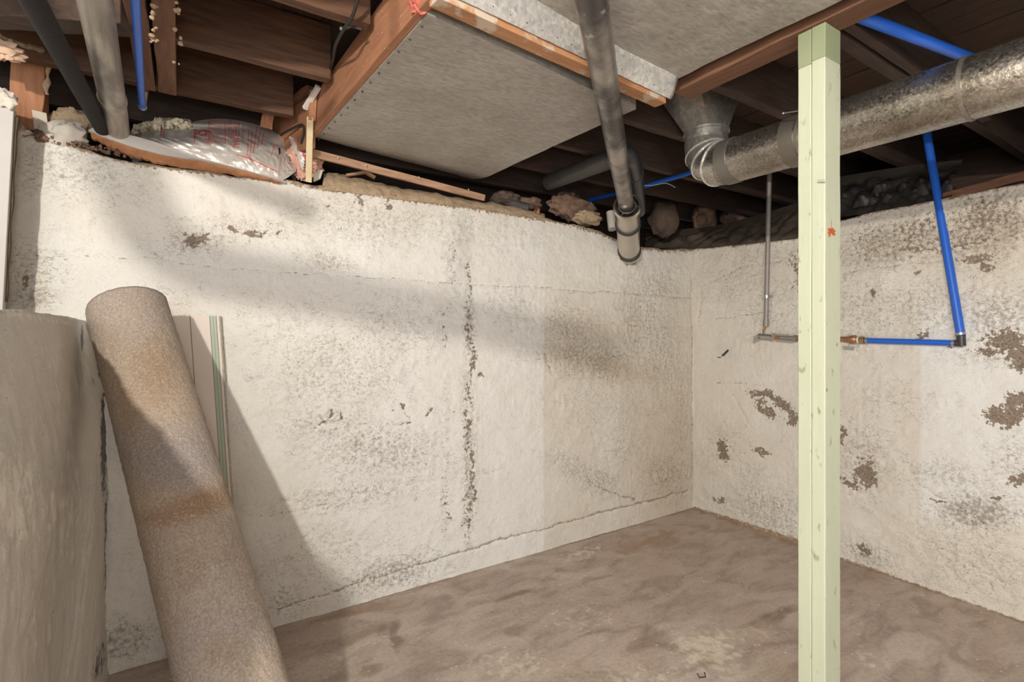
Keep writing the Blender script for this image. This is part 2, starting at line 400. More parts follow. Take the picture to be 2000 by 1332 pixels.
BARE = np.maximum(BARE, np.clip(1.15-(PY-np.interp(PX, [a for a, b in topL], [b for a, b in topL]))/12, 0, 1)*.62*(PX > 250))
DIRT = blobm(PX, PY, [(140,330,160,70,10,.7),(60,530,90,70,0,.75),(60,580,60,30,0,1.0),(380,470,90,40,0,.8),(500,450,120,30,5,.6),(640,510,60,25,10,.8),(700,430,140,60,10,.6),
    (650,720,170,110,15,.62),(760,650,120,70,10,.6),(800,430,260,50,8,.5),(740,880,170,70,5,.78),(640,830,120,50,0,.7),(690,965,160,40,-8,.72),(916,640,14,90,0,1.1),(915,900,17,190,0,.95),(868,900,14,220,0,.55),(880,500,20,110,0,.6),
    (760,1120,130,45,-15,.95),(560,1170,60,50,0,.75),(620,1090,200,70,-15,.5),(1110,640,70,60,0,.8),(1150,700,130,60,15,.85),(1250,640,60,120,10,.75),(1290,700,60,120,0,.7),
    (1150,930,100,30,25,.75),(1300,930,60,60,0,.8),(1220,860,60,70,0,.5),(1330,800,30,150,0,.6),(240,1250,90,50,-10,.95),(1280,560,60,40,0,.7),(330,600,100,60,0,.35),(1200,780,140,80,0,.45),(560,620,120,60,20,.4),(1000,600,60,50,0,.5)])
TAN = blobm(PX, PY, [(1200,720,120,30,8,.55),(1290,900,70,160,0,.5),(1150,660,90,60,0,.25),(1110,690,60,30,0,.35),(470,960,35,60,0,.4),(1235,760,25,150,0,.2)])  # last blob paints the soft vertical shadow below the drain hub
patch = np.clip((PX-1060)/3, 0, 1)*np.clip((PY-540)/90, 0, 1)
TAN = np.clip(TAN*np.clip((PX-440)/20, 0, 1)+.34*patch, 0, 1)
cool_lightm = np.clip((PY-430)/60, 0, 1)*np.clip((1064-PX)/3, 0, 1)*.3*(PX > 100)  # bluish daylight tint painted into the whitewash
RU = blobm(wx, wy, [(1230,505,22,12,0,.9),(1228,516,6,12,0,.7),(50,545,5,12,0,.8)])
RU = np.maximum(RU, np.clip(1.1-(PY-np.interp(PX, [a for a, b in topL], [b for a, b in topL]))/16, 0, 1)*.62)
Yd = -.010*fbm(U, Z, 5, 5, 1)-.006*np.abs(fbm(U, Z, 26, 4, 2))*(1+1.5*DIRT) + .006*CR + .004*BARE
Vw = np.stack([U, Yd, Z], -1)
# broken ledge on top, running back under the joists
led = []
for k in range(1, K+1):
    y = 1.05*(k/K)**1.6; X0 = us; bump = .03*fbm(X0, X0*0+y, 5, 4, 7)+.02*fbm(X0, X0*0+y, 22, 3, 8)
    led.append(np.stack([X0, X0*0+y, top[:, 0]+bump*min(1, y*8)-.01*y], -1))
led = np.stack(led, 1); Vw = np.concatenate([Vw, led], 1)
z3 = np.zeros((len(us), K))
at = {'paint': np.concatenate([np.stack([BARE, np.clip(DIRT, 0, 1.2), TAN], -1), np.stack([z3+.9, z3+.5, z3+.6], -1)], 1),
      'rust': np.concatenate([RU, z3+.35], 1), 'cool': np.concatenate([cool_lightm, z3], 1), 'crack': np.concatenate([CR, z3], 1)}
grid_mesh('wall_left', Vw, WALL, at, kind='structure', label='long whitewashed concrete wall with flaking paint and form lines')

# ------------------------------------------------------------------ the right wall (plane x = 0)
topR = [(1353,486),(1400,482),(1480,474),(1550,466),(1640,430),(1740,408),(1830,392),(1900,378),(2000,358),(2200,318)]
ty = np.array([P(a, b, x=0).y for a, b in topR]); tz = np.array([P(a, b, x=0).z for a, b in topR]); o_ = np.argsort(ty)
us = spaced(-5.2, -2.1, 0.02, .0085, .15)
U, Vv = np.meshgrid(us, vs_, indexing='ij')
top = np.interp(U, ty[o_], tz[o_]) + .008*fbm(U, U*0, 9, 4, 33)
Z = Vv*top; PX, PY = proj(U*0, U, Z)
wx = PX+14*fbm(U, Z, 14, 3, 21); wy = PY+14*fbm(U, Z, 14, 3, 22)
CR = linem(PX+4*fbm(U, Z, 20, 3, 23), PY+5*fbm(U, Z, 12, 4, 24), [(2, .7, [(1370,560),(1450,522),(1550,507)]), (2, .8, [(1645,530),(1750,520),(1850,508)]), (2, .8, [(1400,625),(1480,612),(1500,608)]),
    (2, .7, [(1400,745),(1490,752)]), (2.2, .8, [(1385,1000),(1480,1030),(1555,1052)]), (2.4, .8, [(1800,950),(1900,1000),(1950,1060),(2000,1075)]), (2, .8, [(1820,1060),(1900,1105),(1990,1150)]),
    (2.0, .7, [(1370,560),(1365,640)]), (2, .6, [(1700,890),(1800,930),(1900,940)]), (2, .7, [(1430,770),(1470,840)]), (2, .8, [(1930,1095),(2000,1095)])])
BARE = blobm(wx, wy, [(1490,773,34,9,12,.92),(1530,795,34,16,35,.85),(1495,800,34,9,40,.8),(1550,815,12,18,0,.8),(1412,875,19,25,-10,.88),(1487,884,20,5,32,.85),
    (1690,925,24,36,15,.86),(1660,945,20,12,30,.8),(1965,668,50,32,10,.85),(1990,700,40,26,0,.85),(1925,690,34,10,-8,.7),(1965,812,46,22,-8,.95),(1990,785,30,20,0,.9),(1990,935,26,14,0,.7),
    (1800,655,20,5,-8,.8),(1745,668,12,3,0,.6),(1855,672,10,5,0,.6),(1835,975,22,4,8,.9),(1945,973,22,5,-5,.9),(1905,510,55,8,-6,.72),(1925,520,20,10,0,.7),(1790,535,12,5,0,.6),
    (1905,478,20,6,0,.55),(1790,482,40,7,-6,.62),(1690,1075,26,16,30,.66),(1645,845,12,26,0,.7),(1930,420,90,50,-12,.44),(1790,450,80,40,-12,.40),(1700,470,50,50,0,.36),(1880,470,120,30,-8,.42),(1698,570,8,8,0,.8),(1433,487,10,6,0,.8),(1400,975,14,8,30,.7),(1560,300,1,1,0,0),(1555,520,12,50,0,.5),
    (1550,560,10,30,0,.4)])
DIRT = blobm(PX, PY, [(1760,470,170,60,-14,1.05),(1930,440,140,90,-12,1.1),(1830,600,160,70,0,.7),(1950,620,100,70,0,.9),(1700,610,70,90,0,.7),(1690,900,60,90,0,.8),(1910,1000,110,50,5,1.15),(1850,930,160,40,5,.6),
    (1500,600,90,80,0,.5),(1450,560,90,60,0,.55),(1500,1000,110,60,25,.8),(1410,880,60,60,0,.5),(1700,1090,80,40,25,.8),(1900,1100,160,80,20,.6),(1500,500,110,30,-6,.55),(1470,930,50,40,0,.5),(1980,900,60,60,0,.7),(1740,790,90,60,-15,.45),(1950,690,120,30,0,.8),(1655,600,20,140,0,.7)])
TAN = np.clip(blobm(PX, PY, [(1920,450,160,90,-12,.55),(1740,470,140,60,-12,.42),(1720,820,130,200,0,.10),(1900,1120,220,90,15,.25),(1500,900,200,100,0,.1),(1500,520,200,60,0,.25)])+.12, 0, 1)
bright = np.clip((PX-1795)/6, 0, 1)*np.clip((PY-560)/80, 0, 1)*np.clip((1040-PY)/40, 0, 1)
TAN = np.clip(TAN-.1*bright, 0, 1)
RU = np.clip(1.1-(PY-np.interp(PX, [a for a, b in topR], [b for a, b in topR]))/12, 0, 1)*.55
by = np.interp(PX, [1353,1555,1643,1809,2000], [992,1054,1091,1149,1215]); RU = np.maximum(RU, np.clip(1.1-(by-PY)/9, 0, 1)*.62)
Xd = -.010*fbm(U, Z, 5, 5, 31)-.007*np.abs(fbm(U, Z, 26, 4, 32))*(1+1.5*DIRT)+.006*CR+.004*BARE
Vw = np.stack([Xd, U, Z], -1); led = []
for k in range(1, K+1):
    x = 1.05*(k/K)**1.6; b_ = .03*fbm(us, us*0+x, 5, 4, 37)+.02*fbm(us, us*0+x, 22, 3, 38)
    led.append(np.stack([us*0+x, us, top[:, 0]+b_*min(1, x*8)-.01*x], -1))
Vw = np.concatenate([Vw, np.stack(led, 1)], 1)[::-1]; z3 = np.zeros((len(us), K))
at = {'paint': np.concatenate([np.stack([BARE, np.clip(DIRT, 0, 1.2), TAN], -1), np.stack([z3+.9, z3+.5, z3+.6], -1)], 1)[::-1],
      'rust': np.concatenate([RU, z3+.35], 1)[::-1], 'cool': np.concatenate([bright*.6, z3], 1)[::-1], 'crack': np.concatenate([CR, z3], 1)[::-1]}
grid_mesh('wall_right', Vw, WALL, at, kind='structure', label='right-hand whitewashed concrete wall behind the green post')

# ------------------------------------------------------------------ floor
xs = spaced(-5.2, -4.0, 0.02, .014, .2); ys = spaced(-5.2, -2.2, .02, .014, .2)
X, Y = np.meshgrid(xs, ys, indexing='ij'); PX, PY = proj(X, Y, X*0)
wx = PX+25*fbm(X, Y, 7, 3, 41); wy = PY+18*fbm(X, Y, 7, 3, 42)
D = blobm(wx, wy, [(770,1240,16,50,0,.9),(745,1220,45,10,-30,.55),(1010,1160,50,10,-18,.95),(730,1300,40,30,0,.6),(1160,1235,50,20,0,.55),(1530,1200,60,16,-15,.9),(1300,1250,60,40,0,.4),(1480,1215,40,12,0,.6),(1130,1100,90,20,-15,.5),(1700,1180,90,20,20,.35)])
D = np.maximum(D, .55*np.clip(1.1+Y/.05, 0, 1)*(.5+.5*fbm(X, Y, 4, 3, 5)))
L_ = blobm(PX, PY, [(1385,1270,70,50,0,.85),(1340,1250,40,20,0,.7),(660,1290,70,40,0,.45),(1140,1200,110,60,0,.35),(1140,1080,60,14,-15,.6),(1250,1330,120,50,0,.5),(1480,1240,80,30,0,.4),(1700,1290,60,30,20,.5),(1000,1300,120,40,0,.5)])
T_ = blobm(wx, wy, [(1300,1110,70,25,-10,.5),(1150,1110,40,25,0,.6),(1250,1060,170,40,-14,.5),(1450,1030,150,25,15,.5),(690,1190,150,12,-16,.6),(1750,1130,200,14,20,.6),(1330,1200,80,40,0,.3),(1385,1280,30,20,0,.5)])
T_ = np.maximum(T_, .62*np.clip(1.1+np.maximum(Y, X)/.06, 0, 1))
H = .006*fbm(X, Y, 2, 4, 6)+.02*np.clip(1+np.maximum(X, Y)/.03, 0, 1)**2*0
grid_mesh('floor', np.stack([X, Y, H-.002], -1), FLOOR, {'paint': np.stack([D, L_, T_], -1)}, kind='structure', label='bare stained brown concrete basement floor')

# ------------------------------------------------------------------ shell out of view, crawl space, deck
MB().box((-5.3, -5.3, 0), (.15, -5.2, 2.62)).build('wall_near', WPAINT, kind='structure', label='painted wall behind the camera')
MB().box((-5.3, -5.2, 0), (-5.2, 1.2, 2.62)).build('wall_far_left', WPAINT, kind='structure', label='painted wall far to the left out of view')
MB().box((-5.3, 1.05, 1.9), (1.2, 1.15, 2.66)).build('trim_1', WDK, kind='structure', label='dark rim board closing the crawl space behind the long wall')
MB().box((1.05, -5.3, 1.9), (1.15, 1.05, 2.66)).build('trim_2', WDK, kind='structure', label='dark rim board closing the crawl space behind the right wall')
ceil = bpy.data.objects.new('ceiling', None); COL.objects.link(ceil); ceil['kind'] = 'structure'; ceil['label'] = 'dark plank subfloor seen between the joists'
x = -5.3; proto = None; i = 0
while x < 1.15:
    if proto is None:
        proto = MB().box((0, -5.3, 0), (.142, 1.15, .025)).build('plank', WDK, ceil, bevel=.003); o = proto
    else:
        o = proto.copy(); COL.objects.link(o); o.parent = ceil
    o.location = (x, 0, 2.615+random.uniform(0, .006)); x += .147; i += 1

# painted concrete bench wall at the left
def ledge():
    zt = 1.447
    zs = np.concatenate([np.linspace(0, zt, 130)]); yy = np.linspace(-2.0, .03, 190)
    Yg, Zg = np.meshgrid(yy, zs, indexing='ij')
    base = np.interp(Zg, [0, .9, 1.15, 1.35, 1.447], [-3.672, -3.674, -3.682, -3.712, -3.735])
    # outer corner against the wall rounds back
    Xg = base+.012*fbm(Yg, Zg, 4, 4, 51)+.008*np.abs(fbm(Yg, Zg, 18, 4, 52))
    # diagonal trowel ridges
    for c, s_, a in ((0.10, 1.15, .006), (-.35, 1.1, .005), (-.15, 1.3, .006), (-.7, 1.2, .004)):
        d = np.abs(Zg-(s_+(Yg)*(-.9)*-1+c)); Xg += a*np.exp(-(d/.008)**2)
    Vl = np.stack([Xg, Yg, Zg+.01*fbm(Yg, Zg, 3, 3, 54)*(Zg/zt)], -1)
    rows = []
    for k in range(1, 12):
        d = 1.45*(k/11)**2
        rows.append(np.stack([Xg[:, -1]-d-.006, yy, Vl[:, -1, 2]+.006*fbm(yy, yy*0+d, 12, 3, 55)-.004], -1))
    Vl = np.concatenate([Vl, np.stack(rows, 1)], 1)
    px, py = proj(Vl[..., 0], Vl[..., 1], Vl[..., 2])
    dark = blobm(px, py, [(193,690,9,60,-5,.95),(203,860,9,150,0,.75),(207,1050,6,170,0,.6),(160,660,4,30,0,.8),(195,1290,20,60,10,.5),(180,745,10,16,0,.5)])
    chip = blobm(px, py, [(20,950,60,60,0,.9),(30,1000,50,60,-30,.8),(120,1010,60,70,0,.5),(110,700,30,40,0,.4),(60,1180,40,70,0,.3),(60,620,120,6,8,.9),(165,720,12,90,0,.5)])
    o = grid_mesh('wall_low', Vl, LEDGE, {'paint': np.stack([dark, chip, dark*0], -1)}, kind='structure', label='low bench of grey-painted rough concrete at the left edge')
    return o
ledge()
MB().box((-5.2, -2.0, 0), (-3.75, -1.985, 1.44)).build('wall_low_end', LEDGE, kind='structure', label='end face of the low concrete bench')

# ------------------------------------------------------------------ joists
G = 'floor joists overhead'
def joist(y, x0, x1, label, zb=2.40, wd=.045, mat=WX, seed=0):
    t = thing('floor_joist', label, 'joist', (x0, y, zb), G)
    MB().board((x0, y, zb+.107), (x1, y+.01, zb+.107), wd, .214, seg=14, rough=.004, seed=seed).build('beam', mat, t, bevel=.003)
xl = -2.93
joist(-1.87, -5.2, xl, 'joist over the added shadow pipe above the camera', seed=15)
joist(-2.28, -5.2, xl, 'joist just in front of the camera overhead', seed=16)
joist(-1.43, -5.2, xl+.05, 'aged brown joist nearest the camera, at the top left corner', seed=1)
joist(-.985, -5.2, xl+.03, 'aged brown joist crossed by a thin black cable, ending at the spotted duct board', seed=2)
joist(-.54, -5.2, xl+.012, 'aged brown joist meeting the corner of the spotted duct board near its lower end', seed=3)
joist(-.09, -5.2, -2.98, 'aged brown joist just above the silver insulation bag', seed=4)
joist(.36, -5.2, .9, 'dark joist behind the silver insulation bag over the crawl space', seed=5, mat=WXD)
joist(.80, -5.2, .9, 'deepest dark joist far back in the crawl space', seed=6, mat=WXD)
joist(-.06, -1.86, .9, 'dark joist over the top of the steel drain hub', seed=7, mat=WXD)
joist(-.46, -1.86, .9, 'dark joist between the drain hub and the duct elbow', seed=8, mat=WXD)
joist(-.885, -1.80, .9, 'brown joist beside the boot above the duct elbow', seed=9, mat=WXD)
joist(-1.33, -1.62, .9, 'brown joist running above the elbow to the green post', seed=10, mat=WXD)
joist(-1.775, -1.62, .9, 'weathered joist leaving the top of the green post to the right', seed=11, mat=WXD)
joist(-1.83, -1.62, -.2, 'thin grey strip of a joist doubled beside the post top', seed=12, wd=.035, mat=WXD)
joist(-2.24, -1.62, .9, 'dark joist at the top right corner behind the round duct', seed=13, mat=WXD)
joist(-2.7, -5.2, .9, 'joist above the camera', seed=14)
# doubled trimmer running away at the upper left
t = thing('trimmer_beam', 'doubled rough brown beam with a dark gap, right of the blue tube at upper left', 'beam', (-3.5, -.8, 2.36))
for xa, xb, sd in ((-3.556, -3.502, 1), (-3.492, -3.432, 2)):
    m = MB().board(((xa+xb)/2, -2.2, 2.46), ((xa+xb)/2, -.16, 2.46), xb-xa, .21, seg=16, rough=.006, seed=sd); m.build('plank', WY, t, bevel=.004)
m = MB()
for k in range(26):
    px_ = random.choice([300, 345])+random.uniform(-6, 8); py_ = random.uniform(0, 130)
    q = P(px_, py_, z=2.355); m.blob(q, random.uniform(.003, .009), 8, .5, 1, k)
m.build('frayed_fibre', COB, t, kind='stuff')
t = thing('header_beam', 'dark header beam crossing at the top left corner', 'beam', (-4.3, -.75, 2.40))
MB().board(P(-120, 38, z=2.33)+Vector((0, 0, .1)), P(250, 60, z=2.33)+Vector((0, 0, .1)), .08, .2, seg=8, rough=.006, seed=8).build('plank', WXD, t, bevel=.004)
# duct side board (left flank of the lower duct)
A = P(610, 278, z=2.30); B = P(922, 360, z=2.30); C = P(1242, 214, z=2.30); D = P(835, 25, z=2.30)
t = thing('side_board', 'orange-brown board with white paint spots along the left flank of the sheet-metal duct', 'board', A)
e = (D-A).normalized(); A2 = A-e*.02; D2 = D+e*.16; out = Vector((-.001, 0, 0))
m = MB().prism([A2, D2, D2+Vector((0, 0, .165)), A2+Vector((0, 0, .165))], Vector((-.028, 0, 0))); m.build('plank', WSIDE, t, bevel=.003)
MB().blob(P(822, 3, z=2.33), (.035, .03, .03), 16, .6, 2, 3).build('red_fibre_tuft', plainm('red_fibre', (.45, .12, .09), .9, 0, .4, 60, .5), t)

# lower duct
t = thing('flat_duct', 'flat dusty grey sheet-metal duct between the wooden side board and the dark joist bay', 'duct', A)
def quadgrid(p00, p10, p11, p01, n, mm, fn, up, thick):
    vs = []; fs = []
    for s_ in (0, 1):
        for i in range(n+1):
            for j in range(mm+1):
                q = p00.lerp(p10, i/n).lerp(p01.lerp(p11, i/n), j/mm)
                vs.append(q+up*(fn(q, i/n, j/mm) if s_ == 0 else thick))
    N = (n+1)*(mm+1)
    for i in range(n):
        for j in range(mm):
            a = i*(mm+1)+j; fs.append((a, a+1, a+mm+2, a+mm+1)); fs.append((N+a, N+a+mm+1, N+a+mm+2, N+a+1))
    for i in range(n):
        a = i*(mm+1); fs.append((a, a+mm+1, N+a+mm+1, N+a)); a += mm; fs.append((a, N+a, N+a+mm+1, a+mm+1))
    for j in range(mm):
        a = j; fs.append((a, N+a, N+a+1, a+1)); a = n*(mm+1)+j; fs.append((a, a+1, N+a+1, N+a))
    return vs, fs
up = Vector((0, 0, 1))
fn = lambda q, u, v: .006*noisev(q, 2.3)+.0015*noisev(q, 14)+(.03*max(0, 1-v/.14)**1.5)
MB().add(*quadgrid(A, B, C, D, 60, 60, fn, up, .07)).build('panel', GPANEL, t, smooth=True)
m = MB()
for i in range(14):
    q = A.lerp(D, .05+.9*i/13)+Vector((.012, 0, -.004)); m.blob(q, .004, 8, .2, 1, i)
m.build('nail_heads', RUBBER, t, kind='stuff')
# batten between the two ducts
b0 = P(838, 14, z=2.285); b1 = P(1279, 210, z=2.285)
t = thing('batten', 'orange-brown batten nailed across the seam between the two sheet-metal ducts', 'batten', b0)
d = (b1-b0).normalized(); nrm = Vector((d.y, -d.x, 0))
wv = .052; c0 = b0+nrm*wv*.5; c1 = b1+nrm*wv*.5
MB().board(c0+up*.012, c1+up*.012, wv, .024, seg=20, rough=.0015, seed=5).build('strip', WBAT, t, bevel=.002)
# upper duct (nearer the camera), its rolled lip
t = thing('plenum_duct', 'large dusty grey sheet-metal plenum overhead at the top centre', 'duct', b1)
zP = 2.372
p0 = c0+nrm*.02; p1 = c1+nrm*.02+d*.03; p0.z = p1.z = zP
near = Vector((.02, -1.0, 0)); Q0 = p0+Vector((-.02, -2.2, 0)); Q1 = Vector((-1.742, -3.4, zP))
p1.x = min(p1.x, -1.742)
fn2 = lambda q, u, v: .010*noisev(q, 1.7, 3)+.0025*noisev(q, 14, 5)+.012*math.exp(-(v/.02)**2)*0
MB().add(*quadgrid(p0+nrm*.035, p1+nrm*.035, Q1, Q0, 60, 90, fn2, up, .2)).build('panel', GPANEL, t, smooth=True)
vs = []; n = 60
prof = [(.0, -.062), (.007, -.068), (.018, -.055), (.030, -.022), (.038, .004), (.06, .02)]
for i in range(n+1):
    q = (c0+nrm*wv*.5).lerp(c1+nrm*wv*.5+d*.02, i/n); wv_ = .002*mn.noise(Vector((i*.5, 0, 0)))
    for a, b in prof: vs.append((q.x+nrm.x*a, q.y+nrm.y*a, zP+b+wv_))
k_ = len(prof); fs = [(i*k_+j, i*k_+j+1, (i+1)*k_+j+1, (i+1)*k_+j) for i in range(n) for j in range(k_-1)]
lip = MB().add(vs, fs).build('rolled_lip', GLIP, t, smooth=True)
so = lip.modifiers.new('thick', 'SOLIDIFY'); so.thickness = .003
m = MB()
for i in range(16):
    q = (c0+nrm*wv*.5).lerp(c1+nrm*wv*.5, .04+.92*i/15)+nrm*.020; q.z = zP-.056; m.blob(q, .0022, 8, .2, 1, i)
m.build('rivets', RUBBER, t, kind='stuff')
# edge beam carried by the post
t = thing('edge_beam', 'brown beam along the right edge of the plenum, resting on the green post', 'beam', (-1.68, -1.7, 2.37))
MB().board((-1.685, -1.25, 2.455), (-1.685, -3.6, 2.455), .105, .17, seg=16, rough=.003, seed=9).build('plank', WY, t, bevel=.003)
# supporting ledger under the far edge of the lower duct
l0 = P(606, 298, y=-.07); l1 = P(943, 386, y=.02)
t = thing('ledger_board', 'narrow orange-brown ledger board below the far edge of the flat duct', 'board', l0)
MB().board(l0, l1, .05, .036, up=(0, -.25, 1), seg=14, rough=.002, seed=3).build('strip', WGREY, t, bevel=.002)
m = MB()
for px_, py_ in ((660, 308), (715, 322), (818, 346), (915, 370)): m.blob(P(px_, py_, y=-.095), .005, 8, .1, 1, 1)
m.build('nail_heads', STEEL, t, kind='stuff')
# boxed planks left of the side board
t = thing('plank_box', 'small boxed-in panel of three reddish planks left of the upright pine lath', 'boards', P(570, 260, t=2.5))
Ta = P(612, 172, t=2.33); Tb = P(530, 228, t=2.72); zb = Ta.z
for k, (a, b) in enumerate(((0, .33), (.34, .66), (.67, 1.0))):
    q0 = Ta.lerp(Tb, a); q1 = Ta.lerp(Tb, b)
    MB().prism([q0, q1, q1-up*.25, q0-up*.27], Vector((.012, .012, 0))).build('plank', WZ, t, bevel=.003)
MB().board(P(528, 226, t=2.66), P(606, 172, t=2.28), .03, .018, seg=8, rough=.004, seed=2).build('edge_strip', WY, t)
MB().board(P(595, 212, t=2.26), P(622, 168, t=2.20), .02, .016, seg=4, rough=.003, seed=5).build('edge_strip', WPAINT, t)
q = P(612, 176, t=2.24); MB().board(q, P(608, 236, t=2.27), .03, .02, up=(0, 1, 0), seg=6, rough=.004, seed=7).build('corner_post', WZ, t, bevel=.002)
MB().tube(curve_pts([P(548, 264, t=2.5), P(565, 254, t=2.46), P(590, 244, t=2.4), P(594, 262, t=2.4), P(588, 280, t=2.42)]), .006, 8).build('twisted_wire', BLACK, t)
# nub of wood hanging at the joist end
t = thing('wood_block', 'short splintered wood block hanging at the joist end above the bag neck', 'block', P(528, 215, t=2.5))
MB().board(P(530, 200, t=2.45), P(522, 250, t=2.5), .05, .04, up=(0, 1, 0), seg=6, rough=.012, seed=4).build('block', WZ, t)
# pine lath
t = thing('lath', 'pale new pine lath standing upright on the wall beside the duct corner', 'stick', P(605, 354, t=2.42))
MB().board(P(603, 355, t=2.42), P(606, 229, t=2.26), .0275, .012, up=(.4, 1, 0), seg=4, rough=.001).build('strip', WPALE, t, bevel=.001)

# ------------------------------------------------------------------ post
t = thing('support_post', 'pale green painted wooden post of two boards, standing on the floor at right', 'post', (-1.68, -1.78, 0))
k = NT('pale_green_paint', .5); n = k.noise(5, 5, (3, 3, .6)); 
c = k.mix(n, (.43, .47, .34), (.53, .56, .43)); c = k.mix(k.ramp(k.noise(3, 4, (1, 1, .5)), [(.5, 0), (.75, .5)]), c, (.50, .50, .32))
c = k.mix(k.ramp(k.noise(34, 6, (1, 1, .5)), [(.63, 0), (.72, .75)]), c, (.22, .21, .11))
g = k.noise(3.4, 3); c = k.mix(k.ramp(k.voro(9, (1, 1, .8)), [(.035, .8), (.07, 0)]), c, (.16, .10, .04))
k.color(c); k.bump(k.noise(12, 5, (6, 6, .5)), .2, .004); GREEN = k.m
k = NT('olive_green_paint', .6); k.color(k.mix(k.noise(8, 4), (.22, .25, .14), (.30, .33, .20))); OLIVE = k.m
px0, px1, px2 = -1.727, -1.63, 0
ya, yb, yc = -1.832, -1.789, -1.745
MB().board((-1.6785, (ya+yb)/2, 0), (-1.6785, (ya+yb)/2, 2.262), yb-ya-.0015, .097, up=(1, 0, 0), seg=40, rough=.0012, seed=1).build('board', GREEN, t, bevel=.003)
MB().board((-1.6765, (yb+yc)/2, 0), (-1.6765, (yb+yc)/2, 2.257), yc-yb-.0015, .097, up=(1, 0, 0), seg=40, rough=.0012, seed=5).build('board', GREEN, t, bevel=.003)
MB().board((-1.6785, (ya+yb)/2, 2.262), (-1.6785, (ya+yb)/2, 2.368), yb-ya-.0015, .097, up=(1, 0, 0), seg=4, rough=.0012, seed=1).build('board_top', OLIVE, t, bevel=.002, label='darker olive painted top end')
MB().board((-1.6765, (yb+yc)/2, 2.257), (-1.6765, (yb+yc)/2, 2.368), yc-yb-.0015, .097, up=(1, 0, 0), seg=4, rough=.0012, seed=5).build('board_top', OLIVE, t, bevel=.002, label='darker olive painted top end')
m = MB(); c0_ = P(1624, 450, y=ya-.001)
for k in range(17):
    a = random.uniform(-2.5, .6); L0 = random.uniform(.006, .02); q = c0_+Vector((random.uniform(-.014, .01), 0, random.uniform(-.006, .006)))
    m.board(q, q+Vector((math.cos(a)*L0, -.001, math.sin(a)*L0)), .0035, .0025, up=(0, 1, 0))
m.board(c0_+Vector((-.02, 0, .002)), c0_+Vector((0, -.001, 0)), .006, .003, up=(0, 1, 0)); m.board(c0_, c0_+Vector((0, 0, .03)), .001, .001, up=(0, 1, 0))
m.build('rust_mark', RUST, t, label='orange splintered rust mark')
m = MB().board(P(1611, 352, y=ya-.004), P(1598, 353, x=px0-.004), .006, .008, seg=3, rough=.002); m.build('paint_drip', GREEN, t)

# ------------------------------------------------------------------ central drain pipe and its hub
n0 = P(1155, 0, t=1.365); n1 = P(1222, 395, t=3.0); dr = (n1-n0).normalized()
start = n0-dr*.4
t = thing('drain_pipe', 'long stained steel drain pipe slanting across the duct to the wall', 'pipe', n1)
MB().tube([start+(n1+dr*.12-start)*i/30 for i in range(31)], .0445, 28).build('tube', PIPE, t, smooth=True)
h0 = P(1225, 402, t=3.0); h1 = P(1229, 494, t=3.66); hd = (h1-h0).normalized()
t = thing('drain_hub', 'shiny brushed-steel double-walled hub where the drain pipe enters the long wall', 'pipe fitting', h1)
Lh = (h1-h0).length
def at_(f): return h0+hd*Lh*f
m = MB(); r_ = .074
vs = []; fs = []; n = 40
u = hd.orthogonal().normalized(); w_ = hd.cross(u)
profile = [(.0, r_+.008), (-.006, r_+.004), (0, r_-.004), (.10, r_-.006), (Lh, r_-.006), (Lh, r_), (.05, r_), (.03, r_+.006), (.012, r_+.010), (.0, r_+.008)]
for z_, r in profile:
    for i in range(n):
        a = 2*math.pi*i/n; vs.append(h0+hd*z_+(u*math.cos(a)+w_*math.sin(a))*r)
for j in range(len(profile)-1):
    for i in range(n): fs.append((j*n+i, j*n+(i+1) % n, (j+1)*n+(i+1) % n, (j+1)*n+i))
m.add(vs, fs).build('sleeve', CHROME, t, smooth=True)
for f in (.34, .93): MB().ring(at_(f), hd, r_-.003, r_+.006, .022, 40).build('gasket', RUBBER, t, smooth=True)
MB().ring(at_(.985), hd, r_-.003, r_+.009, .03, 40).build('clamp_band', CHROME, t, smooth=True)
IC = MB().ring(h0+hd*.02, hd, .0455, .050, .04, 32).build('inner_collar', CHROME, t, smooth=True)
MB().tube([h0+hd*.08, h0+hd*.09], r_-.006, 32).build('dark_core', RUBBER, t)
for a in (.35, 2.45, 4.5):
    dd = u*math.cos(a)+w_*math.sin(a); MB().board(h0+hd*.02+dd*.048, h0+hd*.02+dd*(r_-.002), .003, .02, up=hd).build('spoke', CHROME, IC)
# dark vent elbow behind it
t = thing('vent_elbow', 'black plastic pipe elbow behind the steel drain pipe', 'pipe', P(1238, 340, t=3.75))
e0 = P(1246, 412, t=3.34); e1 = P(1239, 345, t=2.98); e2 = P(1226, 306, t=2.66); e3 = P(1196, 310, t=2.72)
MB().tube(curve_pts([e0, e1, e2, e3], 8), .05, 24).build('elbow', BLACKP, t, smooth=True)
MB().ring(P(1239, 340, t=2.95), (e0-e1), .048, .054, .010).build('rim', DIMP, t, smooth=True)
t = thing('crawl_space_pipe', 'dusty dim grey pipe running back through the crawl space', 'pipe', P(1150, 330, t=4.2))
MB().tube([P(1196, 310, t=2.74), P(1072, 356, t=3.3)], .050, 24).build('tube', DIMP, t, smooth=True)

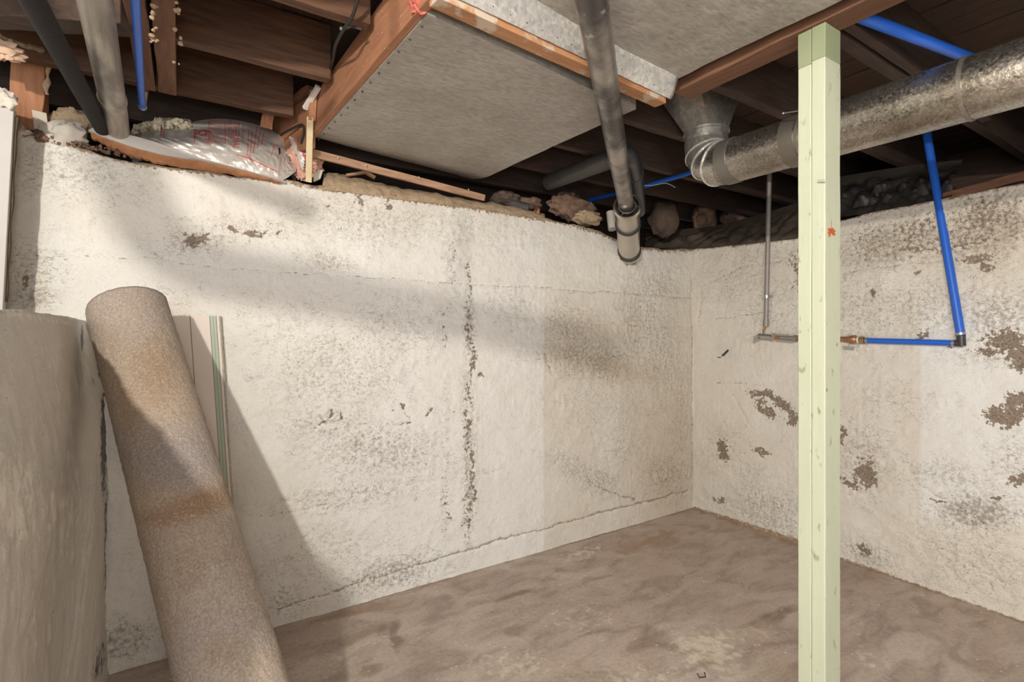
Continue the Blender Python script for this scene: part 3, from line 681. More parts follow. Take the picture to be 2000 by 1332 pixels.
# ------------------------------------------------------------------ round galvanized duct
rd = .1; zx = 2.195
t = thing('round_duct', 'long shiny galvanized round duct with an elbow, passing behind the green post', 'duct', (-1.27, -1.9, zx))
ax = lambda y: Vector((-1.268-.012*(y+1.2), y, 2.192))
MB().tube([ax(-3.3), ax(-2.02)], rd, 40).build('pipe_section', GROUND, t, smooth=True)
MB().tube([ax(-2.05), ax(-1.55)], rd+.0015, 40).build('pipe_section', GROUND, t, smooth=True)
MB().tube([ax(-1.57), ax(-1.16)], rd-.001, 40).build('pipe_section', GROUND, t, smooth=True)
for y in (-2.05, -1.56, -1.545): MB().ring(ax(y), (0, 1, 0), rd-.003, rd+.004, .012, 40).build('bead', GDARK, t, smooth=True)
MB().ring(ax(-1.50), (0, 1, 0), rd-.003, rd+.003, .06, 40).build('tape_band', plainm('grey_foil_tape', (.21, .19, .165), .45, .6), t, smooth=True)
MB().ring(ax(-1.20), (0, 1, 0), rd-.003, rd+.003, .06, 40).build('tape_band', plainm('grey_foil_tape_dull', (.21, .19, .165), .45, .6), t, smooth=True)
cv = Vector((-1.245, -1.13, 2.375)); a0 = ax(-1.17)
# adjustable elbow of four gores
R_ = .125; ctr = Vector((a0.x, a0.y, a0.z+R_)); gp = []
for k in range(5):
    a = math.pi/2*k/4; gp.append(Vector((a0.x+.022*k/4, a0.y+R_*math.sin(a), a0.z+R_-R_*math.cos(a))))
gp = [g_ for g_ in gp]
for k in range(4):
    p, q = gp[k], gp[k+1]; dd = (q-p).normalized()
    MB().tube([p-dd*.012, q+dd*.012], rd+.0008*k, 40, caps=False).build('elbow_gore', GDARK if k > 1 else GROUND, t, smooth=True)
    if k: MB().ring(p, (gp[k+1]-gp[k-1]), rd-.004, rd+.0065, .006, 40).build('crimp_ring', GLIP, t, smooth=True)
cb = gp[4]; ct = cb+Vector((0, 0, .06))
MB().tube([cb-up*.01, ct], rd+.001, 40).build('collar', GDARK, t, smooth=True)
MB().ring(ct, up, rd-.004, rd+.008, .012, 40).build('crimp_ring', GDARK, t, smooth=True)
# boot: round to rectangle
vs = []; n = 32
for k in range(n):
    a = 2*math.pi*k/n; vs.append(ct+Vector((math.cos(a)*(rd-.002), math.sin(a)*(rd-.002), 0)))
for k in range(n):
    a = 2*math.pi*k/n; cx_, cy_ = math.cos(a), math.sin(a); s_ = 1/max(abs(cx_), abs(cy_)); vs.append(ct+Vector((cx_*s_*.15-.05, cy_*s_*.11, .15)))
MB().add(vs, [(k, (k+1) % n, n+(k+1) % n, n+k) for k in range(n)]+[tuple(range(2*n-1, n-1, -1))]).build('boot', GDARK, t, smooth=True)
m = MB().blob(P(1389, 256, t=2.36), .004, 8, .1); m.build('screw', STEEL, t)

# ------------------------------------------------------------------ left pipes
Lf = P(232, 262, y=.02); Ln = P(185, 0, t=1.335)
Lf.z = 2.215; dl = (Lf-Ln).normalized(); elbow = Ln-dl*((Ln.y+3.0)/dl.y)
t = thing('vent_pipe', 'pale grey vent pipe running overhead to the wall at upper left', 'pipe', Lf)
bend = Ln-dl*((Ln.y+1.16)/dl.y)
path = [Lf+dl*.05+(bend+dl*.06-Lf)*i/12 for i in range(13)] + curve_pts([bend, bend+Vector((0, -.04, .01)), bend+Vector((0, -.07, .07)), bend+Vector((0, -.075, .34))], 5)[1:]
MB().tube(path, .040, 26).build('tube', PIPEC, t, smooth=True)
MB().ring(Lf-dl*.35, dl, .038, .0435, .03, 26).build('joint_band', PIPEC, t, smooth=True)
t2 = thing('shadow_pipe', 'added grey pipe above and left of the camera, bent to cast the wall shadow band', 'pipe', (-4.07, -2.07, 2.28))  # added out of view to cast the diagonal shadow band
MB().tube(curve_pts([(-4.16, -2.07, 2.60), (-4.12, -2.07, 2.35), (-4.075, -2.07, 2.17), (-4.01, -2.07, 2.045), (-3.85, -2.07, 2.008), (-3.6, -2.07, 1.966), (-3.2, -2.07, 1.897)], 6), .043, 22).build('tube', PIPEC, t2, smooth=True)
MB().tube([(-3.2, -2.07, 1.897), (-3.185, -2.07, 1.894)], .05, 22).build('end_cap', RUBBER, t2, smooth=True)
MB().tube([(-3.55, -2.07, 2.0), (-3.55, -2.07, 2.61)], .006, 8).build('hanger_rod', STEEL, t2)
f0 = P(58, -10, t=1.14); f1 = P(205, 262, y=.03)
t = thing('insulated_pipe', 'pipe wrapped in black foam slanting down to the wall at upper left', 'pipe', f1)
MB().tube([f0-(f1-f0)*.6, f0]+[f0.lerp(f1, i/10) for i in range(1, 11)]+[f1+(f1-f0)*.03], .026, 22, jit=.001).build('foam_sleeve', FOAM, t, smooth=True)
b0_ = P(264, -10, z=2.272); b1_ = P(277, 200, z=2.272)
t = thing('blue_tube', 'blue plastic water tube ending above the silver bag at upper left', 'tube', b1_)
MB().tube([b0_-(b1_-b0_)*.8, b0_, b0_.lerp(b1_, .6), b1_, b1_+Vector((0, .06, .004))], .0118, 16).build('tube', BLUE, t, smooth=True)
MB().ring(b1_+Vector((0, .055, .004)), (0, 1, .05), .0115, .014, .008).build('crimp_ring', STEEL, t, smooth=True)
MB().tube(curve_pts([b1_+Vector((0, .06, .004)), b1_+Vector((0, .1, .02)), b1_+Vector((.01, .12, .12))]), .009, 12).build('brass_elbow', BRASS, t, smooth=True)
# thin black cable over a joist
t = thing('cable', 'thin black cable hanging over the joist left of the spotted board', 'cable', P(671, 62, t=1.7))
MB().tube(curve_pts([P(702, -20, t=1.55), P(690, 28, t=1.6), P(668, 62, t=1.66), P(655, 90, t=1.8), P(650, 118, t=1.95), P(641, 148, t=2.1)]), .0055, 10).build('cord', BLACK, t, smooth=True)
MB().tube(curve_pts([P(672, 58, t=1.66), P(688, 53, t=1.66), P(708, 58, t=1.66)]), .0045, 8).build('branch_cord', BLACK, t, smooth=True)
MB().blob(P(667, 56, t=1.65), .006, 10, .3).build('staple', STEEL, t)

# ------------------------------------------------------------------ right wall piping
def W(px_, py_, off=.03): return P(px_, py_, x=-off)
c0_ = P(1503, 335, t=3.50); c1_ = W(1496, 636, .035)
t = thing('conduit', 'thin grey metal conduit dropping down the right wall left of the green post', 'conduit', c1_)
MB().tube([c0_+up*.2, c0_, c1_], .0155, 16).build('tube', COND, t, smooth=True)
MB().ring(c1_-(c1_-c0_).normalized()*.02, (c1_-c0_), .014, .019, .05, 18).build('end_coupling', COND, t, smooth=True)
cl = c0_.lerp(c1_, .81); SO = MB().ring(cl, (c1_-c0_), .014, .0185, .02, 18).build('strap', STEEL, t, smooth=True)
MB().blob(cl+Vector((0, -.032, .002)), (.01, .012, .008), 10, .4).build('strap_screw', STEEL, SO)
MB().tube(curve_pts([c1_, P(1492, 645, x=-.035), P(1488, 655, x=-.035)]), .007, 10).build('bare_wire', COPPER, t, smooth=True)
# copper pipe with valve and clamp
py_ = lambda x_: 658+(x_-1490)*.032
t = thing('valve_pipe', 'copper water pipe with steel pressure clamp and brass valve on the right wall', 'pipe', W(1600, 661, .035))
q0 = W(1478, 658, .035); q1 = W(1692, 664.5, .035)
MB().tube([W(1496, 658, .035), q1], .0125, 16).build('tube', COPPER, t, smooth=True)
# ground clamp: ring halves with wing
MB().tube([W(1483, 657, .036), W(1508, 659, .036)], [.022, .019], 16).build('clamp_body', STEEL, t, smooth=True)
m = MB().board(W(1484, 655, .045), W(1472, 660, .05), .02, .004, up=(1, 0, 0)); m.board(W(1484, 661, .045), W(1471, 668, .05), .016, .004, up=(1, 0, 0)); m.build('clamp_jaw', STEEL, t)
MB().ring(W(1484, 657, .045), (0, -1, 0), .016, .019, .004, 20).build('clamp_loop', BRASS, t)
MB().tube([W(1487, 643, .04), W(1488, 655, .04)], .0045, 8).build('clamp_screw', STEEL, t, smooth=True)
MB().tube([W(1507, 665, .04), W(1512, 652, .05)], .012, 12).build('union_nut', STEEL, t, smooth=True)
MB().board(W(1514, 654, .05), W(1542, 654.5, .05), .010, .006, up=(1, 0, 0)).build('bracket_bar', STEEL, t, bevel=.001)
MB().board(W(1514, 664, .05), W(1548, 667, .05), .010, .006, up=(1, 0, 0)).build('bracket_bar', STEEL, t, bevel=.001)
MB().tube([W(1526, 660, .036), W(1552, 661, .036)], .016, 16).build('grey_sleeve', COND, t, smooth=True)
MB().ring(W(1554, 661, .036), (0, -1, 0), .012, .024, .016, 6).build('hex_nut', COND, t)
MB().tube([W(1640, 662, .036), W(1658, 663, .036), W(1662, 663, .036), W(1670, 663, .036), W(1674, 664, .036)], [.016, .017, .026, .027, .018], 18).build('valve_body', COPPER, t, smooth=True)
MB().ring(W(1677, 664, .036), (0, -1, 0), .010, .021, .010, 18).build('white_washer', WPAINT, t, smooth=True)
MB().ring(W(1684, 664.5, .036), (0, -1, 0), .010, .022, .026, 6).build('brass_nut', BRASS, t)
MB().board(W(1658, 668, .036), W(1658, 678, .036), .004, .004, up=(1, 0, 0)).board(W(1648, 679, .03), W(1668, 680, .03), .02, .004, up=(1, 0, 0)).build('wall_clip', STEEL, t)
t = thing('blue_wall_tube', 'blue plastic water tube descending the right wall and turning to the copper valve', 'tube', W(1874, 668, .04))
k0 = W(1691, 665, .036); k1 = W(1868, 670, .036); k2 = P(1806, 236, t=2.84); k3 = W(1877, 655, .04)
k4 = Vector((-.95, -1.985, 2.40)); k5 = P(1700, 40, z=2.40)
MB().tube([k0, k1], .0155, 18).build('tube', BLUE, t, smooth=True)
MB().tube([k3, k3.lerp(k2, .5), k2], .0195, 18).build('tube', BLUE, t, smooth=True)
MB().tube([k2-up*.02, k2+Vector((-.05, 0, .02)), k4.lerp(k2, .5), k4, k4.lerp(k5, .5), k5, k5+(k5-k4)*.12], .0185, 18).build('tube', BLUE, t, smooth=True)
MB().tube([W(1866, 670, .036), W(1880, 671, .036)], .018, 14).build('elbow_fitting', BLACKP, t, smooth=True)
MB().tube([W(1878, 675, .038), W(1877, 655, .04)], .019, 14).build('elbow_fitting', BLACKP, t, smooth=True)
for q, dd in ((W(1693, 665, .036), (0, 1, 0)), (W(1862, 670, .036), (0, 1, 0))): MB().ring(q, dd, .015, .0185, .012).build('crimp_ring', STEEL, t, smooth=True)
MB().ring(W(1876, 652, .04), (0, .2, 1), .019, .0225, .012).build('crimp_ring', STEEL, t, smooth=True)
t = thing('blue_tube_far', 'blue plastic tube crossing the dark corner from the drain hub to the duct elbow', 'tube', P(1250, 370, t=3.3))
MB().tube([P(1150, 391, t=3.9), P(1255, 365, t=3.5), P(1320, 346, t=3.25), P(1420, 312, t=3.0)], .0145, 14).build('tube', BLUE, t, smooth=True)
MB().tube(curve_pts([P(1252, 362, t=3.4), P(1275, 362, t=3.35), P(1300, 358, t=3.3), P(1319, 366, t=3.28)]), .0025, 6).build('thin_wire', WIRE, t)
t = thing('wall_hook', 'small black hook screwed to the right wall left of the post', 'hook', W(1415, 690, .01))
MB().tube([W(1422, 684, .04), W(1413, 693, .015)], .006, 8).tube([W(1413, 693, .03), W(1411, 694, -.01)], .008, 8).build('hook', BLACK, t, smooth=True)
MB().blob(W(1405, 698, .0), (.006, .02, .006), 10, .4).build('green_putty', plainm('green_putty', (.15, .25, .14), .8), t)
# long nail in the joist left of the post
t = thing('nail', 'long bright nail sticking out beside the round duct left of the post', 'nail', P(1540, 220, t=2.0))
MB().tube([P(1530, 221, t=2.02), P(1562, 216, t=1.95)], .0022, 8).blob(P(1530, 221, t=2.02), .005, 8, .1).build('shank', STEEL, t)

# ------------------------------------------------------------------ carpet roll
T0 = Vector((-3.165, -1.476, .0)); T1 = Vector((-3.575, -.33, 1.488))
axd = (T1-T0).normalized(); Lr = (T1-T0).length
sd = Vector((.9, .2, 0)); sd = (sd-axd*sd.dot(axd)).normalized(); bk = axd.cross(sd)
T0 = T0+axd*.075
k = NT('beige_cut_pile_carpet', .95); 
obj_n = k.noise(150, 5, rough=.7); cn = k.noise(6, 5)
c = k.mix(k.ramp(k.noise(2.2, 3), [(.35, 0), (.65, 1)]), (.40, .335, .285), (.45, .355, .26))
a = k.attr('stain').outputs['Fac']; g2 = k.attr('greyed').outputs['Fac']
c = k.mix(g2, c, (.335, .295, .275))
c = k.mix(k.ramp(k.math('ADD', a, k.math('MULTIPLY', k.math('SUBTRACT', cn, .5), .6)), [(.2, 0), (.9, .85)]), c, (.31, .195, .11))
c = k.mix(k.ramp(obj_n, [(.3, .55), (.5, 0)]), c, (.17, .13, .10)); c = k.mix(k.ramp(obj_n, [(.52, 0), (.72, .5)]), c, (.74, .65, .56))
k.color(c); k.bump(obj_n, .7, .006); CARPET = k.m
nu, nl = 240, 190
th = np.linspace(0, 2*math.pi*2.25, int(nu*2.25)); s_ = np.linspace(0, 1, nl)
TH, SS = np.meshgrid(th, s_, indexing='ij')
rr = .122-.014*TH/(2*math.pi)
t0n = 2.6
rr = rr*(1+.03*np.sin(2*TH+1.0))+.0022*fbm(TH*3, SS*40, 3, 3, 61)
Cx = np.array(T0)[None, None]+np.array(axd)[None, None]*(SS*(Lr-.075))[..., None]+np.array(sd)[None, None]*(rr*np.cos(TH+t0n))[..., None]+np.array(bk)[None, None]*(rr*np.sin(TH+t0n))[..., None]
px, py = proj(Cx[..., 0], Cx[..., 1], Cx[..., 2])
st = blobm(px, py, [(300,720,60,90,0,.55),(250,790,30,80,-15,.5),(390,985,90,32,-14,.95),(330,1010,70,26,0,.8),(440,960,30,30,0,.7),(370,1110,50,60,0,.5),(430,1270,70,50,0,.5),(320,1180,20,120,-15,.4),(330,1240,40,90,0,.35),(440,1080,60,40,0,.4)])
gm = np.maximum(blobm(px, py, [(345,900,110,70,0,1.0),(240,900,60,60,0,.7)]), np.clip((700-py)/200, 0, .35))*(np.clip((985-py)/25, 0, 1))
t = thing('carpet_roll', 'rolled-up beige cut-pile carpet with brown stains, leaning in the left corner', 'carpet roll', T0)
o = grid_mesh('carpet', Cx-np.array(T0), CARPET, {'stain': st, 'greyed': gm}); o.parent = t
so = o.modifiers.new('thick', 'SOLIDIFY'); so.thickness = .011; so.offset = -1

# striped panel leaning behind the roll
k = NT('striped_ticking', .8); 
tc = k.n('ShaderNodeTexCoord'); sp = k.n('ShaderNodeSeparateXYZ'); k.l(tc.outputs['Object'], sp.inputs[0]); xx = k.math('ADD', k.math('SUBTRACT', sp.outputs[0], .085), k.math('MULTIPLY', sp.outputs[2], .085/1.47))
def band(c_, w2): return k.math('LESS_THAN', k.math('ABSOLUTE', k.math('SUBTRACT', xx, c_)), w2)
c = k.mix(k.noise(5, 4), (.74, .66, .60), (.80, .73, .67))
for c_, w2, colr in ((.262, .012, (.45, .53, .42)), (.2745, .0012, (.16, .15, .13)), (.2495, .0012, (.16, .15, .13)), (.262, .0010, (.26, .30, .24)), (.176, .0016, (.22, .19, .15)), (.098, .010, (.45, .53, .42)), (.108, .0012, (.16, .15, .13)), (.088, .0012, (.16, .15, .13))):
    c = k.mix(band(c_, w2), c, colr)
k.color(c); k.bump(k.noise(60, 4), .15, .004); STRIPE = k.m
tr = P(427, 617, y=-.03); bl = Vector((tr.x-.30+.016, -.075, .0))
t = thing('striped_panel', 'off-white panel with thin green stripes, leaning on the long wall behind the carpet roll', 'panel', bl)
m = MB(); vs = []; fs = []
nz_ = 60
for i in range(nz_+1):
    f = i/nz_; z = tr.z*f; y = -.075+.045*f
    tl = .085*(1-f)
    for xo, yo in ((.04, 0), (.285, 0), (.285, .014), (.04, .014)):
        vs.append((bl.x+tl+xo+(.0025*mn.noise(Vector((z*30, xo, 0))) if xo else 0), y+yo, z))
for i in range(nz_):
    for j in range(4): fs.append((i*4+j, i*4+(j+1) % 4, i*4+4+(j+1) % 4, i*4+4+j))
fs += [(3, 2, 1, 0), tuple(range(nz_*4, nz_*4+4))]
m.add(vs, fs).build('sheet', STRIPE, t)
pts = []
for i in range(160):
    f = i/159; pts.append((bl.x+.288+.085*(1-f)+.003*mn.noise(Vector((i*.9, 0, 0))), -.07+.045*f, tr.z*f))
MB().tube(pts, [.0055+.003*mn.noise(Vector((0, i*.8, 0))) for i in range(160)], 8).build('frayed_edge', plainm('frayed_backing', (.42, .38, .32), .9, 0, .4, 90), t)

# ------------------------------------------------------------------ insulation bag on the wall
# outline (px): bottom edge along wall, crown above; surface defined on (u, v)
topc = [(256,262),(300,248),(360,240),(420,232),(470,236),(520,250),(555,270),(572,292),(580,320)]
botc = [(258,268),(300,280),(360,300),(420,318),(470,330),(500,338),(530,348),(552,352),(578,335)]
def ip(c, u):
    f = u*(len(c)-1); i = min(int(f), len(c)-2); f -= i
    a = c[max(i-1, 0)]; b = c[i]; c2 = c[i+1]; d_ = c[min(i+2, len(c)-1)]
    return [.5*(2*b[k]+(c2[k]-a[k])*f+(2*a[k]-5*b[k]+4*c2[k]-d_[k])*f*f+(3*b[k]-a[k]-3*c2[k]+d_[k])*f**3) for k in (0, 1)]
def bagpt(u, v, lift=0):
    # v 0 bottom front .. 1 crown ridge (seen from below); beyond 1 the back
    bp = ip(botc, u); tp = ip(topc, u)
    pb = P(bp[0], bp[1], y=-.012); pt = P(tp[0], tp[1], y=.20)
    vv = min(v, 1); q = pb.lerp(pt, vv)
    w1 = math.sin(math.pi*min(1, vv))*math.sin(math.pi*min(1, max(0, .06+.9*u)))**.6
    view = (q-CAM).normalized()
    q = q - view*(.075*w1)
    wr = mn.noise(Vector((u*9, v*2.2, 0)))*.016+abs(mn.noise(Vector((u*13+v*6, v*5-u*4, 9))))*.016+.5*abs(mn.noise(Vector((u*17+3, v*7, 2))))*.018*(.4+u)+mn.noise(Vector((u*40, v*9, 5)))*.003
    q = q - view*(wr*(.35+w1)*min(1, 6*vv)*(1 if vv < .97 else .5)+lift)
    if v > 1: q = q+Vector((0, .05*(v-1)*4, -.12*(v-1)*4))
    return q
NU, NV = 150, 60
vs = []; fs = []
for i in range(NU+1):
    for j in range(NV+1): vs.append(bagpt(i/NU, j/NV*1.25))
for i in range(NU):
    for j in range(NV):
        a = i*(NV+1)+j; fs.append((a, a+NV+1, a+NV+2, a+1))
k = NT('silver_plastic_film', .30, .2); n = k.noise(7, 4, dist=.5)
k.color(k.mix(n, (.52, .47, .42), (.68, .63, .58))); k.bump(k.noise(22, 4, (1, 1, 1), dist=1.5), .35, .012); k.b.inputs['Coat Weight'].default_value = .3
FILM = k.m
bc_ = P(420, 300, y=.05)
t = thing('insulation_bag', 'crinkled silver plastic insulation bag with red print lying on the wall top', 'bag', bc_)
FO = MB().add(vs, fs).build('film', FILM, t, smooth=True)
# printed matter bent onto the film
def txt(body, size):
    cu = bpy.data.curves.new('t', 'FONT'); cu.body = body; cu.size = size; cu.resolution_u = 3
    o = bpy.data.objects.new('t', cu); COL.objects.link(o)
    me = o.to_mesh(); v = [tuple(q.co) for q in me.vertices]; f = [tuple(p.vertices) for p in me.polygons]
    o.to_mesh_clear(); bpy.data.objects.remove(o); return v, f
pxu = lambda px_: min(range(0, 1001), key=lambda k_: abs(ip(botc, k_/1000)[0]*.5+ip(topc, k_/1000)[0]*.5-px_))/1000
def put_text(m, body, px_, v0, hu, hv, bold=0):
    """text running down the bag (top of the line towards +u); px_ = left edge"""
    v, f = txt(body, 1.0)
    if not v: return
    xs_ = [q[0] for q in v]; ys_ = [q[1] for q in v]; x0, x1, y0, y1 = min(xs_), max(xs_), min(ys_), max(ys_)
    u0 = pxu(px_); out_ = [bagpt(u0+hu*(q[1]-y0)/(y1-y0), v0-hv*(q[0]-x0)/(x1-x0), .0022) for q in v]
    m.add(out_, f)
def strip(m, u0, v0, u1, v1, wu=.002, wvv=.0, n=14):
    vs = []; 
    for i in range(n+1):
        f = i/n; u = u0+(u1-u0)*f; v = v0+(v1-v0)*f
        du, dv = (wu, 0) if abs(v1-v0) > abs(u1-u0) else (0, wu*3)
        vs += [bagpt(u-du, v-dv, .0022), bagpt(u+du, v+dv, .0022)]
    m.add(vs, [(2*i, 2*i+1, 2*i+3, 2*i+2) for i in range(n)])
m = MB(); put_text(m, '6', 386, .74, .068, .17); put_text(m, '"', 397, .50, .022, .07); put_text(m, 'R', 404, .44, .02, .05)
strip(m, pxu(380), .78, pxu(380), .40); strip(m, pxu(383), .75, pxu(383), .55)
m.build('printed_numeral', RED, FO)
m = MB(); a, b = pxu(408), pxu(440)
strip(m, a, .96, a, .46, .0016); strip(m, b, .96, b, .46, .0016); strip(m, a, .46, b, .46, .0016); strip(m, a, .95, b, .95, .0016)
for i in range(9): 
    u_ = a+(b-a)*(i+1)/10
    for v0_ in (.92, .80, .68, .57): strip(m, u_, v0_, u_, v0_-.095+.02*random.random(), .0009, n=3)
m.build('printed_panel', RED, FO)
for w_a in (('THERMAL', 455, .94, .034, .56), ('INSULATION', 444, .98, .026, .42)):
    m = MB(); put_text(m, *w_a); m.build('printed_word', RED, FO, kind='stuff')
m = MB()
for px_, v0_, v1_ in ((474,.92,.6),(484,.84,.3),(490,.84,.25),(496,.95,.4),(502,.95,.5),(508,.9,.6),(530,.7,.45),(320,.85,.4),(314,.85,.45),(274,.8,.3),(268,.8,.4)):
    u_ = pxu(px_); v_ = v0_
    while v_ > v1_: strip(m, u_, v_, u_, v_-.03, .0026, n=2); v_ -= .045
m.build('printed_small_lines', RED, FO, kind='stuff')
for px0_, px1_, va, vb in ((462, 505, .27, .22), (505, 548, .22, .18), (300, 332, .1, .06)):
    m = MB(); strip(m, pxu(px0_), va, pxu(px1_), vb, .0035); m.build('printed_stripe', RED, FO)
vs = [bagpt(pxu(538)+a, b, .004) for a, b in ((0, .70), (.012, .74), (.03, .62), (.022, .56))]; MB().add(vs, [(0, 1, 2, 3)]).build('tear', RUBBER, FO)
# gathered neck with pink fibreglass
m = MB()
for k in range(7):
    a = P(566+k*1.5, 268+k*4, y=.03-.004*k); b = P(598-k, 296+k*6, y=-.02)
    m.tube(curve_pts([a, a.lerp(b, .5)+Vector((0, -.01, .008)), b]), .006, 8)
m.build('gathered_neck', FILM, t, smooth=True)
m = MB()
for k in range(4):
    a = P(574+k*3, 272+k*6, y=-.0); b = P(594+k, 292+k*6, y=-.035); m.tube([a, b], .0028, 6)
m.build('red_neck_print', RED, t)
t = thing('fiberglass_clump', 'clump of pink-brown fiberglass between the bag and the upright lath', 'insulation', P(600, 320, y=.03))
for k, (a, b, r) in enumerate(((592,318,.05),(612,318,.042),(600,335,.035),(580,300,.04),(617,330,.03),(588,340,.028))):
    MB().blob(P(a, b, y=.04), (r, r*.8, r), 22, .55, 1.5, k+2).build('tuft', PINKI, t, smooth=True)
t = thing('loose_fill', 'heap of loose grey-tan fill behind the left end of the silver bag', 'insulation', P(300, 245, y=.2))
m = MB()
for k in range(120):
    px_ = random.uniform(262, 372); base_ = 254-.13*(px_-262)*1.0; m.blob(P(px_, base_-random.uniform(-8, 6)-6*math.exp(-((px_-318)/22)**2), y=random.uniform(.1, .26)), random.uniform(.010, .018), 8, .6, 2, k)
m.build('granules', GREYI, t, kind='stuff')
# white strip with torn brown board beneath it, along the wall edge under the bag
def strippoly(name, mat, ptsT, ptsB, y0, thick, parent, n=60, rg=0):
    vs = []; 
    for s_ in (0, 1):
        for i in range(n+1):
            a = ip(ptsT, i/n); b = ip(ptsB, i/n)
            j_ = rg*mn.noise(Vector((i*.45, 3, 0)))
            vs.append(P(a[0], a[1], y=y0)+Vector((0, thick*s_, 0))); vs.append(P(b[0], b[1]+j_, y=y0-.012)+Vector((0, thick*s_, 0)))
    N = 2*(n+1); fs = []
    for i in range(n):
        a = 2*i; fs += [(a, a+1, a+3, a+2), (N+a, N+a+2, N+a+3, N+a+1), (a, a+2, N+a+2, N+a), (a+1, N+a+1, N+a+3, a+3)]
    fs += [(0, N, N+1, 1), (2*n, 2*n+1, N+2*n+1, N+2*n)]
    return MB().add(vs, fs).build(name, mat, parent)
t = thing('torn_board', 'white-faced strip of board with torn brown underside along the wall top below the bag', 'board', P(300, 300, y=-.03))
strippoly('white_face', WPAINT, [(186,247),(215,256),(260,265),(310,280),(370,302),(430,319),(500,338),(556,353)], [(172,254),(205,268),(250,284),(300,298),(350,308),(400,315),(480,334),(552,355)], -.035, .02, t, rg=1)
strippoly('torn_core', CARD, [(176,256),(205,268),(250,284),(300,298),(350,308),(400,315),(480,334),(550,354)], [(178,268),(215,285),(250,300),(290,312),(340,322),(400,330),(480,343),(548,357)], -.028, .03, t, rg=6)
# stone scrap below lath, mortar band to the right
t = thing('stone_chip', 'flat grey stone chip leaning at the foot of the pine lath', 'stone', P(622, 340, y=-.02))
MB().prism([P(612, 354, y=-.02), P(626, 348, y=-.02), P(631, 332, y=-.02), P(622, 331, y=-.02), P(612, 340, y=-.02)], (0.005, .02, 0)).build('chip', PLASTER, t, bevel=.003)
vs = []; fs = []
mt = [(632,338),(660,340),(700,348),(760,362),(820,372),(880,384),(940,394),(1000,402),(1060,418)]; mb = [(628,372),(660,374),(700,378),(760,388),(820,394),(880,402),(940,410),(1000,420),(1062,432)]
t = thing('mortar_bed', 'crumbling tan mortar along the top of the long wall under the ledger board', 'mortar', P(800, 390, y=0))
N1 = 110; M1 = 12
for i in range(N1+1):
    a = ip(mt, i/N1); b = ip(mb, i/N1)
    for j in range(M1+1):
        f = j/M1; q = P(b[0], b[1]+3*mn.noise(Vector((i*.3, 0, 0))), y=-.008).lerp(P(a[0], a[1]+4*mn.noise(Vector((i*.2, 5, 0))), y=.10), f)
        q = q+Vector((0, -.02*math.sin(math.pi*f), .012*math.sin(math.pi*f)))+Vector((0, -1, .4))*.008*noisev(q, 30)
        vs.append(q)
fs = [(i*(M1+1)+j, (i+1)*(M1+1)+j, (i+1)*(M1+1)+j+1, i*(M1+1)+j+1) for i in range(N1) for j in range(M1)]
MB().add(vs, fs).build('bed', SAND, t, smooth=True)
t = thing('wood_scrap', 'small bent wood scrap on the mortar under the ledger board', 'scrap', P(710, 345, y=.06))
MB().board(P(676, 343, y=.05), P(714, 337, y=.05), .03, .012, seg=3, rough=.004).board(P(714, 337, y=.05), P(733, 347, y=.04), .03, .012, seg=2, rough=.003).build('scrap', WGREY, t)

# rubble and clumps along the wall top
def lump(px_, py_, y_, r, mat, label, seed, name='rubble_stone', cat='stone', grp='rubble on the wall top', amp=.35, fr=1.2, nblob=1):
    c = P(px_, py_, y=y_); t = thing(name, label, cat, c, grp); m = MB()
    m.blob(c, r, 28, amp, fr, seed)
    for k in range(nblob-1):
        m.blob(c+Vector((random.uniform(-1, 1)*r[0], -.3*r[1]+random.uniform(-.3, .2)*r[1], random.uniform(-.5, .6)*r[2])), tuple(v*random.uniform(.35, .6) for v in r), 18, amp, fr, seed+k*3.3)
    m.build('mass', mat, t, smooth=True)
lump(1112, 404, .10, (.15, .10, .085), RUBBLE, 'folded brown fiberglass clump on the wall top left of the drain hub', 3, 'fiberglass_clump', 'insulation', 'rubble on the wall top', .4, 1.6, 9)
lump(1145, 425, .06, (.13, .07, .05), SAND, 'tan crumbled mortar lump just left of the drain hub', 5, 'mortar_lump', 'mortar')
lump(985, 388, .12, (.09, .08, .04), RUBBLED, 'low brown rubble piece at the right end of the ledger board', 7)
lump(1030, 398, .14, (.10, .08, .04), RUBBLE, 'brown rubble piece left of the clay pipe stub', 9)
lump(1297, 428, .16, (.13, .11, .14), RUBBLED, 'large rounded dark stone right of the drain hub', 11, amp=.2)
lump(1375, 430, .14, (.10, .10, .12), RUBBLE, 'rounded brown stone in the middle of the dark corner', 13, amp=.3, nblob=3)
lump(1435, 425, .12, (.12, .10, .10), RUBBLE, 'brown stone left of the grey conduit', 15, amp=.35, nblob=3)
lump(1392, 465, .03, (.07, .04, .035), SAND, 'small tan stone at the corner of the two walls', 17)
t = thing('clay_pipe_stub', 'short dusty clay pipe stub lying on the long wall top', 'pipe', P(1030, 405, y=.06))
MB().tube([P(985, 392, y=.12), P(1032, 407, y=.04)], .028, 18, jit=.002).build('stub', DIMP, t, smooth=True)
MB().ring(P(1048, 413, y=.03), (1, -.2, -.2), .012, .03, .02, 18).build('copper_ring', COPPER, t, smooth=True)
t = thing('white_pipe_stub', 'short white pipe stub behind the left side of the drain hub', 'pipe', P(1193, 430, y=.05))
MB().tube([P(1192, 415, y=.07), P(1196, 448, y=.03)], .03, 18).build('stub', WPAINT, t, smooth=True)
